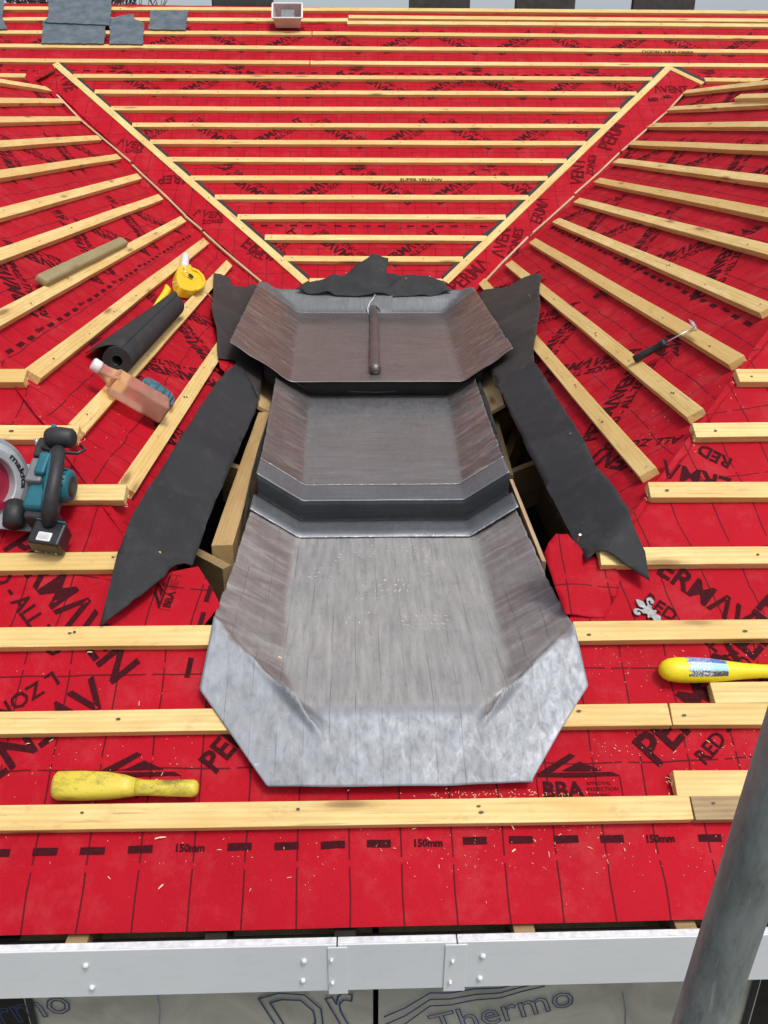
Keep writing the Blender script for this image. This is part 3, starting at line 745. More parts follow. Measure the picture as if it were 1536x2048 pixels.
# valley strips carry it too
vk = dict(base=-.012, rel=strip_rel, off=.003)
for tx, a, b, kk in (('\u039bVEN', (232, 291), (286, 297), 1.3), ('ONES', (250, 304), (284, 304), 1.2), ('MREP', (385, 352), (318, 352), 1.3), ('\u039bVEN', (386, 432), (444, 438), 1.3), ('ZONES', (404, 447), (446, 447), 1.2),
                     ('ERM\u039b', (480, 492), (560, 530), 1.2), ('ALL', (492, 508), (525, 520), 1.2), ('\u039bVEN', (1008, 516), (1022, 458), 1.), ('ZONES', (1034, 516), (1048, 458), 1.), ('ERM\u039b', (1082, 448), (1100, 398), 1.), ('VENT', (1165, 372), (1170, 318), 1.),
                     ('ZONES', (1186, 352), (1192, 312), 1.), ('PERM', (1222, 302), (1250, 252), 1.), ('PERM\u039b', (915, 585), (985, 530), 1.2), ('\u039bVE', (112, 150), (132, 185), 1.), ('\u039bVENT', (1310, 186), (1380, 186), 1.6)):
    text_uv(M, 'rear_roof_slope', tx, M.uv(*a, -.01), M.uv(*b, -.01), bold=.016, k=kk, mat=PRINT_FAINT, **vk)
text_uv(M, 'rear_roof_slope', 'RED - ALL', M.uv(1300, 203, -.01), M.uv(1345, 196, -.01), bold=.03, k=1.3, **vk)
# batten stamps
for s, a, b in (('SUPER YELLOW', (919, 166), (1008, 167)), ('SUPER YELLOW', (800, 362), (885, 363)), ('RENO FLEX USODO', (1385, 103), (1283, 101))):
    text_uv(M, 'rear_roof_slope', s, M.uv(*a), M.uv(*b), k=1., bold=.02, base=.002, rel=lambda *q: 0, off=0, mat=PRINT)
for (key, mn), (V, Fs) in INK.items():
    mesh('printed_lettering', V, Fs, bpy.data.materials[mn], bpy.data.objects[key], kind='stuff')

# ------------------------------------------------------------------ lead gutter
def sstep(a, b, x): x = min(1, max(0, (x-a)/(b-a))); return x*x*(3-2*x)
def smx(a, b, k): h = max(k-abs(a-b), 0)/k; return max(a, b)+h*h*k*.25
def smn(a, b, k): return -smx(-a, -b, k)
def lerp(tab, x):
    if x <= tab[0][0]: return tab[0][1]
    for (a, p), (b, q) in zip(tab, tab[1:]):
        if x <= b: return p+(q-p)*(x-a)/(b-a)
    return tab[-1][1]
def Fz(y, n): P = F.O+F.N*n; return P.z+(y-P.y)*sF/cF
def Mz(y, n): P = M.O+M.N*n; return P.z+(y-P.y)*sM/cM
XL3 = [(1.50, -.118), (1.66, -.163), (2.0, -.18), (2.5, -.178)]; XR3 = [(1.50, .303), (1.66, .347), (2.0, .350), (2.5, .362)]
def wr(x, y, side, s=1.):
    """soft dents where the lead was dressed over the sloping sides"""
    t = y*1.0 + abs(x)*.8
    return s*(noise.noise(Vector((t*9, side*3., x*2)))*.007 + noise.noise(Vector((t*26+x*6, side*5., x*4)))*.0065 + max(0, 1-abs(noise.noise(Vector((t*11, side*7., x*3))))*6)*.003)
PAT = [0, 0]
def z3(x, y):
    fl = -1.15+(y-1.5)*.008 + noise.noise(Vector((x*7, y*7, 1)))*.003 + noise.noise(Vector((x*19, y*19, 1)))*.0012
    xl, xr = lerp(XL3, y), lerp(XR3, y)
    sl = fl+(xl-x)*.66; sr = fl+(x-xr)*.66
    z = smx(smx(fl, sl, .012), sr, .012)
    if x < xl: z += wr(x, y, 1)*min(1, (xl-x)*14)
    if x > xr: z += wr(x, y, 2)*min(1, (x-xr)*14)
    f = Fz(y, .004) + noise.noise(Vector((x*6, y*6, 3)))*.002 + noise.noise(Vector((x*17, y*17, 3)))*.0016
    r = smn(z, f, .014 if xl < x < xr else .004)
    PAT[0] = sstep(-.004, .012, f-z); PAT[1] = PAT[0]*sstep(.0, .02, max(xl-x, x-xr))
    # pinched folds running down the two hips of the outlet
    for (x0, y0), (x1, y1), sg in (((-.125, 1.515), (-.335, 1.72), 1), ((.308, 1.525), (.505, 1.70), -1)):
        ex, ey = x1-x0, y1-y0; l2 = ex*ex+ey*ey; t = ((x-x0)*ex+(y-y0)*ey)/l2
        d = ((x-x0)*ey-(y-y0)*ex)/math.sqrt(l2)
        if -.25 < t < 1.1:
            a = .030*math.exp(-((t-.05)/.17)**2) + .005*math.exp(-((t-.6)/.4)**2)
            d2 = d*sg
            r += a*math.exp(-((d2+.007)/.0055)**2) - a*.7*math.exp(-((d2-.008)/.007)**2) + a*.35*noise.noise(Vector((x*40, y*40, 2)))*math.exp(-(d2/.02)**2)
    # the soft bulge where floor turns down over the front slope
    r += .003*math.exp(-((y-1.49)/.02)**2)*(1 if -.1 < x < .28 else 0)
    return r
def lead_grid(name, rows, xl, xr, zf, nx, mat, parent, thick=.0022, mats=None, mfun=None, lift=0., **props):
    vs, fs, pat = [], [], []
    for y in rows:
        a, b = xl(y), xr(y)
        for i in range(nx+1):
            x = a+(b-a)*i/nx; yy = y
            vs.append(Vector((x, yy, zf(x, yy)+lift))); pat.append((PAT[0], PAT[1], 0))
    for j in range(len(rows)-1):
        for i in range(nx):
            o = j*(nx+1)+i; fs.append((o, o+nx+1, o+nx+2, o+1)[::-1] if rows[1] > rows[0] else (o, o+nx+1, o+nx+2, o+1))
    o = mesh(name, vs, fs, mat, parent, I4, smooth=True, **props)
    at = o.data.attributes.new('patina_reflect', 'FLOAT_VECTOR', 'POINT')
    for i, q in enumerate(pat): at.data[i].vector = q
    s = o.modifiers.new('thickness', 'SOLIDIFY'); s.thickness = thick; s.offset = -1
    return o
def frange(a, b, n): return [a+(b-a)*i/n for i in range(n+1)]
OL3 = [(1.366, -.184), (1.45, -.258), (1.555, -.350), (1.70, -.334), (1.83, -.330), (2.46, -.318)]
OR3 = [(1.378, .364), (1.46, .433), (1.551, .514), (1.667, .506), (1.75, .495), (2.0, .490), (2.46, .487)]
t3 = thing('lead_gutter_sheet', 'lowest lead sheet, flared silver grey apron spilling over the front battens', 'lead sheet', Matrix.Translation((.08, 1.5, -1.15)), 'lead sheets of the stepped gutter')
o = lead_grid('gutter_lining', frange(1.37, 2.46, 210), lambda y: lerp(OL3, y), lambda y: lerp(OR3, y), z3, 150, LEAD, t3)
# wander of the front edge
for v in o.data.vertices:
    if v.co.y < 1.372: v.co.y += -.004*math.cos((v.co.x-.09)*7)+.002
# lap over the drip (the sheet above turned down onto this one)
XL2 = [(2.46, -.172), (3.7, -.205)]; XR2 = [(2.46, .342), (3.7, .405)]
def zside(x, xl, xr, k=.68): return max(0, (xl-x), (x-xr))*k
def z2(x, y):
    fl = -1.082+(y-2.47)*.008 + noise.noise(Vector((x*6, y*6, 11)))*.0018
    xl, xr = lerp(XL2, y), lerp(XR2, y)
    z = smx(smx(fl, fl+(xl-x)*.68, .012), fl+(x-xr)*.68, .012)
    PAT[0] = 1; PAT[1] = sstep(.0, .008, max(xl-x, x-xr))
    if x < xl: z += wr(x, y, 3)*min(1, (xl-x)*14)
    if x > xr: z += wr(x, y, 4)*min(1, (x-xr)*14)
    return z
OL2 = [(2.46, -.312), (2.9, -.322), (3.3, -.335), (3.75, -.352)]; OR2 = [(2.46, .482), (2.9, .495), (3.3, .510), (3.75, .527)]
t2 = thing('lead_gutter_sheet', 'middle lead sheet of the gutter, brown grey with creased sides between two steps', 'lead sheet', Matrix.Translation((.09, 3., -1.08)), 'lead sheets of the stepped gutter')
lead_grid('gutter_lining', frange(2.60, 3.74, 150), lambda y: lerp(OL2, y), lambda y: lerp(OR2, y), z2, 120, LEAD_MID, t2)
def profile_strip(name, prof, xlo, xhi, xl, xr, mat, parent, nx=80, lift=0., base=None):
    vs, fs = [], []
    for (y, z) in prof:
        for i in range(nx+1):
            x = xlo+(xhi-xlo)*i/nx
            vs.append(Vector((x, y+noise.noise(Vector((x*4, y*3, 2)))*.003, z+max(0, xl-x, x-xr)*.68+lift+noise.noise(Vector((x*9, y*5, z*7)))*.0012)))
    for j in range(len(prof)-1):
        for i in range(nx): o = j*(nx+1)+i; fs.append((o, o+nx+1, o+nx+2, o+1))
    o = mesh(name, vs, fs, mat, parent, I4, smooth=True)
    s = o.modifiers.new('thickness', 'SOLIDIFY'); s.thickness = .002; s.offset = -1
    return o
lap = [(2.612, -1.0772), (2.60, -1.0762), (2.55, -1.0775), (2.50, -1.0785), (2.486, -1.079)]
drop = [(2.487, -1.0788), (2.478, -1.081), (2.473, -1.090), (2.468, -1.13), (2.466, -1.139), (2.461, -1.1425)]
splash = [(2.462, -1.1422), (2.44, -1.1402), (2.39, -1.1405), (2.345, -1.1408)]
profile_strip('drip_lap', lap, -.314, .484, -.172, .342, LEAD_BLUE, t2)
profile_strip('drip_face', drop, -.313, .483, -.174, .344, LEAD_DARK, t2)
profile_strip('splash_lap', splash, -.322, .492, -.178, .347, LEAD_BLUE, t2, lift=.0015)
def bead(y, zf_, xlo, xhi, xl, xr, parent, r=.0022, nm='solder_bead'):
    pts, rad = [], []
    K = 130
    for i in range(K+1):
        x = xlo+(xhi-xlo)*i/K
        pts.append(Vector((x, y+noise.noise(Vector((x*4, y*3, 2)))*.003, zf_+max(0, xl-x, x-xr)*.68+.001))); rad.append(r*(.35+.9*random.random()*(1 if abs(x-.09) > .25 or random.random() < .5 else .3)))
    tube(nm, pts, rad, SOLDER, parent, I4, k=6)
bead(2.344, -1.139, -.32, .49, -.178, .347, t2, .0026)
bead(2.612, -1.0765, -.314, .484, -.172, .342, t2, .0016)
# top bay
XL1 = [(3.6, -.282), (5.0, -.322)]; XR1 = [(3.6, .466), (5.0, .512)]
def z1(x, y):
    fl = -.990+(y-3.6)*.008 + noise.noise(Vector((x*6, y*6, 21)))*.0018
    xl, xr = lerp(XL1, y), lerp(XR1, y)
    z = smx(smx(fl, fl+(xl-x)*.70, .012), fl+(x-xr)*.70, .012)
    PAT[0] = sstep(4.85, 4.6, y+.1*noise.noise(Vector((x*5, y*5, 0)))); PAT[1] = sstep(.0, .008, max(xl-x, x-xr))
    if x < xl: z += wr(x, y, 5, .95)*min(1, (xl-x)*10)
    if x > xr: z += wr(x, y, 6, .95)*min(1, (x-xr)*10)
    m = Mz(y, .006)+noise.noise(Vector((x*8, 2, 1)))*.004
    return smx(z, m, .02)
OL1 = [(3.56, -.53), (4.2, -.545), (5.0, -.56), (5.3, -.565)]; OR1 = [(3.56, .672), (4.2, .685), (5.0, .70), (5.3, .705)]
t1 = thing('lead_gutter_sheet', 'topmost lead sheet with wide flared wings and a round lead roll along its middle', 'lead sheet', Matrix.Translation((.09, 4.3, -.98)), 'lead sheets of the stepped gutter')
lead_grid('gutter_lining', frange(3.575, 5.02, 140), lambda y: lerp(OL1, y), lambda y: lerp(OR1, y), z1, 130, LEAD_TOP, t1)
lead_grid('upstand', frange(5.015, 5.195, 18), lambda y: lerp(OL1, y)+max(0, y-5.1)*.35, lambda y: lerp(OR1, y)-max(0, y-5.1)*.35, lambda x, y: z1(x, y)+.001+max(0, y-5.14)*.12*noise.noise(Vector((x*3, 0, 0))), 100, LEAD_PALE, t1)
# step face under its front edge, black underlay
prof = [(3.59, -.992), (3.63, -1.0), (3.64, -1.03), (3.642, -1.07)]
profile_strip('step_face', prof, -.40, .56, -.296, .480, FELT, t1)
lipv = []
#profile_strip('turned_edge', [(3.60, -.987), (3.575, -.988), (3.568, -.996)], -.53, .672, -.282, .466, LEAD_MID, t1, lift=.001)
zz = [-.99, -1.05, -1.055, -1.05, -.99]
def atz(x, y, z): return flat(z).hit(x, y)
lo_px = ((576, 758), (624, 781), (755, 784), (882, 779), (926, 756)); hi_px = ((584, 752), (630, 772), (755, 775), (877, 770), (920, 750))
K_ = len(lo_px); lv = [atz(x, y, z) for (x, y), z in zip(lo_px, zz)]+[atz(x, y, z+.004) for (x, y), z in zip(hi_px, zz)]
o = mesh('turned_edge', lv, [(i, i+1, K_+i+1, K_+i) for i in range(K_-1)], LEAD_MID, t1, I4); s_ = o.modifiers.new('s', 'SOLIDIFY'); s_.thickness = .002
# second black layer lying on the middle sheet's top, and its lip
#profile_strip('drip_lap', [(3.70, -1.071), (3.60, -1.070), (3.575, -1.0715)], -.345, .52, -.203, .403, LEAD_BLUE, t1, lift=.002)
# roll with its solder collar and patch on the upstand
pts = [Vector((.104-.015*t+.004*math.sin(t*5), 5.10-1.40*t, -.968+.000*t)) for t in frange(0, 1, 18)]
rad = [.018, .026]+[.025+.0012*math.sin(i*1.7) for i in range(15)]+[.026, .018]
pts[0].z = -.955
vs, fs = tube_geo(pts, rad, 14)
mesh('lead_roll', vs, fs, LEAD_TOP, t1, I4, smooth=True)
vs, fs = tube_geo([pts[-1]+Vector((0, .045, 0)), pts[-1]+Vector((0, .02, .001)), pts[-1]+Vector((0, -.012, .0)), pts[-1]+Vector((0, -.026, -.004))], [.027, .029, .027, .013], 14)
mesh('roll_end', vs, fs, LEAD_TOP, t1, I4, smooth=True)
def upst(x, y, n=.003):
    d = fw + rt*((x-768)/FPX) - up*((y-1024)/FPX)
    P0 = M.O+M.N*(.008+n); return d*(P0.dot(M.N)/d.dot(M.N))
pp = [upst(x, y, .006) for x, y in ((752, 586), (785, 584), (785, 620), (781, 634), (762, 633), (760, 620), (752, 612), (743, 618), (737, 632), (735, 620), (738, 605), (747, 595))]
o = mesh('lead_patch', pp, [tuple(range(len(pp)))[::-1]], LEAD_PALE, t1)
s = o.modifiers.new('thickness', 'SOLIDIFY'); s.thickness = .003; s.offset = 0
tube('solder_bead', [upst(x, y, .010) for x, y in ((751, 588), (746, 598), (739, 606), (735, 618), (737, 628), (741, 633))], .006, SOLDER, t1, I4, k=6)

rk = random.Random(3); vs, fs = [], []
def scuff(cx, cy, nr, nc, ang, da, dx, dy, L_=.017, p=.8):
    for i in range(nr):
        for j in range(nc):
            if rk.random() > p: continue
            x = cx+(j-nc/2)*dx+rk.gauss(0, .002)+i*dx*.3; y = cy+i*dy-((j-nc/2)*dx)**2*1.2+rk.gauss(0, .002)
            a = R_(ang+da*(j-nc/2)/nc+rk.gauss(0, 8)); l = L_*rk.uniform(.6, 1.2); w2 = rk.uniform(.0008, .0022)
            d = Vector((math.cos(a), math.sin(a), 0)); e = Vector((-d.y, d.x, 0)); o = len(vs)
            q = [Vector((x, y, 0))-d*l*.5, Vector((x, y, 0))+e*w2, Vector((x, y, 0))+d*l*.5, Vector((x, y, 0))-e*w2]
            for k in q: k.z = z3(k.x, k.y)+.0005
            vs.extend(q); fs.append((o, o+3, o+2, o+1))
scuff(.085, 2.02, 3, 8, 60, 70, .017, .030, .020); scuff(.05, 1.98, 4, 6, 20, -40, .018, .024, .014, .6); scuff(.17, 1.83, 4, 8, -40, 40, .016, .020, .016)
scuff(-.10, 2.08, 5, 4, 30, 40, .020, .024, .014, .6); scuff(.08, 2.22, 5, 14, 20, 60, .020, .020, .015, .5); scuff(.0, 1.84, 4, 4, 80, 20, .017, .021, .014, .6); scuff(.20, 2.12, 4, 4, -20, 40, .018, .022, .013, .5)
mesh('scuff_marks', vs, fs, plain('rubbed_lead', (.56, .53, .48), .6, .0, nvar=.3), t3, I4, kind='stuff')
# black felt showing beside the sheets
def plan_strip(name, pts, z_of, mat, parent, thick=.002):
    pass
def black_side(name, px, n, pl, label=None):
    pass

# ------------------------------------------------------------------ timber framing under the gutter
fr = thing('gutter_framing', 'pale timber framing seen in the gaps either side of the lead gutter', 'timber framing', Matrix.Translation((.09, 2.5, -1.3)))
def beam(px0, px1, wd, dp, pl, n, mat=WOOD_PALE, name='joist', e0=0, e1=0, td=1, nail=False):
    return B(pl, px0, px1, fr, wd=wd, th=dp, n=n, mat=mat, name=name, nail=nail, e0=e0, e1=e1, topdown=td, bow=.0005)
# boards parallel to the gutter, flat on top
GZ = flat(-1.10); GN = flat(-1.11)
beam((549, 815), (474, 1060), .062, .12, GZ, 0, e0=.35, e1=.10, td=1, mat=WOOD_PALE)
beam((985, 800), (1030, 960), .02, .12, GZ, 0, e0=.3, e1=-.05, td=1)
beam((1026, 958), (1092, 1122), .012, .10, flat(-1.06), 0, td=1, mat=WOOD_RAW)
# cross noggins
def cross_beam(pa, pb, wd, dp, z, mat=WOOD_PALE):
    return beam(pa, pb, wd, dp, flat(z), 0, mat)
cross_beam((452, 922), (509, 938), .03, .15, -1.105, WOOD_OLD)
cross_beam((393, 1094), (462, 1130), .03, .16, -1.105, WOOD_OLD)
cross_beam((1012, 941), (1072, 918), .03, .17, -1.105, WOOD_OLD)
cross_beam((980, 832), (1018, 810), .025, .16, -1.105, WOOD_OLD)
beam((1045, 850), (1012, 935), .035, .16, flat(-1.2), 0, WOOD_OLD)
# plywood corner pieces
for pts, n in ((((512, 726), (570, 752), (566, 790), (541, 824), (517, 812), (517, 760)), -.05), (((950, 745), (985, 730), (1008, 808), (980, 824), (970, 790)), -.05)):
    pl = L if pts[0][0] < 700 else Rr
    q = [pl.uv(x, y, n) for x, y in pts]
    prism('plywood_panel', q, n-.014, n, WOOD_PALE, fr, Matrix(((pl.U.x, pl.V.x, pl.N.x, pl.O.x), (pl.U.y, pl.V.y, pl.N.y, pl.O.y), (pl.U.z, pl.V.z, pl.N.z, pl.O.z), (0, 0, 0, 1))))
# rafters further down in the void
for x in (-1.6, -1.2, -.78, -.40, .45, .78, 1.18, 1.55):
    box('rafter', (x, x+.045, 1.35, 5., -1.50, -1.36), WOOD_OLD, fr, I4, .002)
for x, y in ((-.565, 0), (-.05, 0), (.30, 0), (.62, 0), (-.30, 0)):
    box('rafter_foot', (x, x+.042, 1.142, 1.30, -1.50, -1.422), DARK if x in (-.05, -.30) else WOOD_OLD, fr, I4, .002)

# ------------------------------------------------------------------ black felt pieces
def felt_rel(sd, a1=.009, a2=.0045):
    def f(pl, u, v, amp):
        rg = max(0, 1-abs(noise.noise(Vector((u*3+sd, v*3.2+u, 4+sd))))*6) + .8*max(0, 1-abs(noise.noise(Vector((u*6+v*3, v*5+sd, 8+sd))))*9)
        return noise.noise(Vector((u*3, v*5, sd)))*a1+noise.noise(Vector((u*14, v*12, sd)))*a2*.5+rg*a2
    return f
def roofpoint(pl, x, y, n):
    """the slope or, past the hip, the front slope"""
    a, b = pl.hit(x, y, n), F.hit(x, y, n)
    return a if a.length > b.length else b
def draped(name, pl, px, n, mat, label, cat='roofing felt', step=.02, rel=None, thick=.0035, group=None, hipfold=True):
    """a felt piece cut to a photographed outline, laid over the slope and folding over the hip on to the front slope"""
    q = []
    for x, y in px:
        P = roofpoint(pl, x, y, n) if hipfold else pl.hit(x, y, n)
        q.append((P.x, P.y))
    bm = cut_grid(q, step)
    uvl = bm.loops.layers.uv.new('uv')
    for f in bm.faces:
        for l in f.loops: l[uvl].uv = (l.vert.co.x, (l.vert.co.y-F.O.y)/cF)
    bmesh.ops.delete(bm, geom=[f for f in bm.faces if not inside(q, f.calc_center_median().x, f.calc_center_median().y)], context='FACES')
    def zof(P, x, y): O = P.O+P.N*n; return O.z-((x-O.x)*P.N.x+(y-O.y)*P.N.y)/P.N.z
    for v in bm.verts:
        x, y = v.co.x, v.co.y
        z = zof(pl, x, y)
        if hipfold: z = smn(z, zof(F, x, y), .008)
        v.co.z = z+(rel(pl, x, y, 1) if rel else 0)
    for f in bm.faces: f.smooth = True
    bmesh.ops.recalc_face_normals(bm, faces=bm.faces[:])
    if sum(f.normal.z*f.calc_area() for f in bm.faces) < 0: bmesh.ops.reverse_faces(bm, faces=bm.faces[:])
    c = sum((v.co for v in bm.verts), Vector())/len(bm.verts)
    for v in bm.verts: v.co -= c
    me = bpy.data.meshes.new(name); bm.to_mesh(me); bm.free()
    o = link(name, me, mat, None, Matrix.Translation(c), label=label, category=cat)
    if group: o['group'] = group
    s = o.modifiers.new('thickness', 'SOLIDIFY'); s.thickness = thick; s.offset = -1
    return o
GF = 'black felt strips beside the gutter'
draped('felt_strip', L, [(480, 716), (500, 760), (516, 800), (510, 828), (478, 898), (440, 985), (412, 1050), (385, 1132), (370, 1126), (353, 1128), (330, 1152), (290, 1186), (255, 1214), (200, 1249), (222, 1165), (236, 1105), (256, 1048), (268, 1020), (290, 988), (330, 925), (385, 840), (437, 760)], .014, FELT,
       'long black felt strip left of the lead, pointed lower tip on the red membrane', rel=felt_rel(3), group=GF)
draped('felt_strip', Rr, [(988, 752), (1010, 806), (1050, 893), (1100, 990), (1140, 1068), (1172, 1120), (1190, 1103), (1215, 1104), (1250, 1128), (1300, 1160), (1290, 1105), (1262, 1038), (1246, 1002), (1190, 930), (1168, 880), (1120, 805), (1084, 745), (1062, 716)], .014, FELT,
       'long black felt strip right of the lead, ending near the fleur-de-lis ornament', rel=felt_rel(8), group=GF)
draped('felt_flap', L, [(428, 547), (440, 549), (458, 556), (468, 574), (500, 571), (520, 562), (560, 610), (545, 700), (526, 738), (519, 800), (500, 758), (472, 722), (437, 717), (434, 660), (423, 615), (427, 580)], .012, FELT_BROWN,
       'brownish black felt flap under the left wing of the top lead sheet', rel=felt_rel(5, .012, .005), hipfold=False, group=GF)
draped('felt_flap', Rr, [(1083, 549), (1060, 549), (1040, 557), (1015, 572), (968, 577), (930, 620), (940, 700), (980, 730), (990, 772), (1000, 782), (1062, 722), (1068, 724), (1066, 700), (1073, 660), (1080, 615), (1078, 575)], .012, FELT_BROWN,
       'brownish black felt flap under the right wing of the top lead sheet', rel=felt_rel(6, .012, .005), hipfold=False, group=GF)
def topfold(pl, u, v, amp):
    w_ = math.exp(-((u-.07)/.16)**2-((v-5.33)/.07)**2)
    return noise.noise(Vector((u*5, v*7, 4)))*.03+noise.noise(Vector((u*14+3, v*16, 1)))*.012+.02*max(0, 1-abs(noise.noise(Vector((u*4, v*5, 9))))*4)-.01+w_*.035
draped('felt_sheet', M, [(592, 581), (612, 568), (648, 558), (690, 547), (718, 532), (750, 515), (777, 521), (771, 545), (800, 552), (862, 551), (885, 562), (903, 580), (860, 586), (780, 588), (720, 588), (650, 586)], .026, FELT,
       'crumpled black felt bunched behind the head of the lead gutter', rel=topfold, hipfold=False, step=.014)
# narrow black underlay edges that show beside the middle and lower sheets
for nm, pl, px, lb in (('felt_edge', L, [(566, 765), (548, 830), (520, 905), (503, 965), (500, 1000), (486, 1060), (492, 1000), (505, 940), (520, 885), (540, 825), (547, 790)], 'thin black felt edge poking out left of the middle lead sheet'),
                       ('felt_edge', Rr, [(940, 760), (958, 757), (975, 800), (990, 850), (1004, 900), (1016, 950), (1004, 930), (985, 870), (962, 810)], 'thin black felt edge poking out right of the middle lead sheet')):
    draped(nm, pl, px, -.012, FELT, lb, rel=felt_rel(2, .002, .001), hipfold=False)
# the flap of red membrane below the left felt, and the lifted one at the right
draped('membrane_flap', L, [(435, 700), (440, 735), (462, 756), (472, 742), (480, 716), (470, 690)], .0, MAT_L, 'small red membrane corner between two black felts left of the lead', 'membrane flap', rel=felt_rel(1), hipfold=False)
for q in (0,):
    def bul(pl, u, v, amp): return .001+.010*math.exp(-((u-.50)/.05)**2)+noise.noise(Vector((u*10, v*10, 1)))*.010+.006*max(0, 1-abs(noise.noise(Vector((u*9+v*5, v*9, 3))))*6)
    draped('membrane_flap', F, [(1088, 1112), (1096, 1094), (1112, 1078), (1135, 1070), (1158, 1092), (1176, 1118), (1212, 1112), (1240, 1150), (1236, 1190), (1210, 1236), (1130, 1236), (1108, 1180)], -.02, MAT_F,
           'rounded red membrane flap lifted beside the right edge of the lower lead', 'membrane flap', rel=bul, hipfold=False, thick=.001)
# nails standing in the felts
for i, (pl, x, y, n, lb) in enumerate(((L, 438, 571, .03, 'silver nail pinning the left brownish felt flap'), (Rr, 1058, 590, .03, 'silver nail pinning the right brownish felt flap'),
                         (M, 692, 546, .07, 'silver nail on the left of the crumpled black felt'), (M, 812, 557, .07, 'silver nail right of centre in the crumpled black felt'), (M, 860, 553, .07, 'silver nail at the right end of the crumpled black felt'),
                         (Rr, 1141, 867, .02, 'silver nail in the right long black felt strip'), (F, 1160, 1070, .015, 'silver nail low in the right long black felt strip'))):
    P = pl.hit(x, y, n); mw = fr2(P, pl.U, pl.N)
    a = tube_geo([Vector((0, 0, -.03)), Vector((0, 0, .0))], .0015, 6); b = tube_geo([Vector((0, 0, 0)), Vector((0, 0, .0015))], .0034, 8)
    vs, fs = joined((a, b)); mesh('nail', vs, fs, NAIL_BRIGHT, None, mw, label=lb, category='nail', group='nails holding the black felt')
# wooden splinter by the left flap
P0, P1 = L.hit(404, 578, .03), L.hit(427, 600, .015)
tube('wood_splinter', [P0, (P0+P1)/2+Vector((0, 0, .004)), P1], [.0008, .003, .0012], WOOD_RAW, None, I4, k=5, label='pale wooden splinter sticking out beside the left brownish felt flap', category='splinter')

# ------------------------------------------------------------------ loose timber
def loose(px0, px1, pl, n, lb, wd=.05, th=.025, mat=WOOD, **k):
    return B(pl, px0, px1, None, n=n, wd=wd, th=th, mat=mat, name='timber_offcut', nail=False, label=lb, category='timber offcut', **k)
loose((1420, 1364), (1536, 1363), F, .0, 'batten offcut under the handle of the yellow bossing stick', e1=.5)
loose((1345, 1540), (1500, 1540), F, .0, 'clean short batten offcut resting above the darker end batten by the pole', wd=.054)
o = loose((74, 546), (240, 471), L, .026, 'greenish half-round offcut lying along a batten on the left slope', wd=.05, th=.034, mat=WOOD_GREY)
for m in list(o.modifiers): o.modifiers.remove(m)
bevel(o, .012, 3)
loose((1482, 188), (1536, 186), Rr, .022, 'pointed batten end lying on the upper battens of the right slope', e1=.4, wd=.045)

# ------------------------------------------------------------------ yellow lead dresser (block and handle)
def loft(name, secs, mat, parent, mw, k=20, sub=0):
    """secs: (x, cy, cz, half width y, half height z, squareness)"""
    vs, fs = [], []
    for (x, cy, cz, hy, hz, e) in secs:
        for j in range(k):
            a = 2*math.pi*(j+.5)/k; c, s = math.cos(a), math.sin(a); p = 2/e
            vs.append(Vector((x, cy+hy*math.copysign(abs(c)**p, c), cz+hz*math.copysign(abs(s)**p, s))))
    n = len(secs)
    for i in range(n-1): fs += [(i*k+j, i*k+(j+1) % k, (i+1)*k+(j+1) % k, (i+1)*k+j)[::-1] for j in range(k)]
    fs += [tuple(range(k)), tuple(range((n-1)*k, n*k))[::-1]]
    return mesh(name, vs, fs, mat, parent, mw, smooth=True)
u, v = F.uv(104, 1604, -.01)
ub, _ = F.uv(397, 1600, -.01); ln = ub-u
mw = frame(F, u, v+.012, -.023, R_(-1.2))
t = thing('lead_dresser', 'dirty yellow plastic lead dresser with flat block and round handle, on the lowest batten', 'dressing tool', mw)
S = [(0, .017, .024, .012, .014, 3.), (.003, .017, .024, .021, .019, 4.), (.010, .018, .024, .0255, .0225, 4.5), (.06, .018, .024, .0265, .023, 4.5), (.12, .018, .025, .0245, .023, 4.), (.155, .017, .026, .021, .020, 3.), (.180, .015, .027, .0165, .0165, 2.4),
     (.20, .014, .027, .0150, .0150, 2.), (.25, .013, .027, .0155, .0155, 2.), (.29, .013, .027, .0165, .0165, 2.), (.303, .013, .027, .0165, .0165, 2.2), (.311, .013, .027, .014, .014, 2.2), (.315, .013, .027, .008, .008, 2.)]
sx = ln/.315
loft('dresser_block', [(a*sx, b, c, d*1.05, e, f) for a, b, c, d, e, f in S[:7]], YEL_DIRTY, t, mw)
loft('handle', [(a*sx, b, c, d*1.05, e, f) for a, b, c, d, e, f in S[6:]], YEL_DIRTY, t, mw)

# ------------------------------------------------------------------ yellow bossing stick with a torn label
u, v = F.uv(1318, 1340, .0)
mw = frame(F, u, v, -.023, R_(-2.))
t = thing('bossing_stick', 'bright yellow rounded bossing stick with a torn blue sticker at the right edge', 'lead working tool', mw)
S = [(0, .0, .022, .004, .004, 2), (.003, 0, .023, .012, .012, 2), (.009, 0, .024, .0195, .0185, 2), (.020, 0, .0255, .0255, .0235, 2), (.04, 0, .026, .0285, .0255, 2.1), (.07, .0, .026, .0290, .0255, 2.1), (.11, 0, .026, .0275, .0245, 2.1), (.15, 0, .026, .0235, .022, 2),
     (.19, 0, .026, .0185, .019, 2), (.23, 0, .027, .0155, .0165, 2), (.30, 0, .027, .0145, .0150, 2), (.36, 0, .027, .0155, .0155, 2), (.372, 0, .027, .011, .011, 2)]
loft('stick', S, YEL, t, mw, k=28)
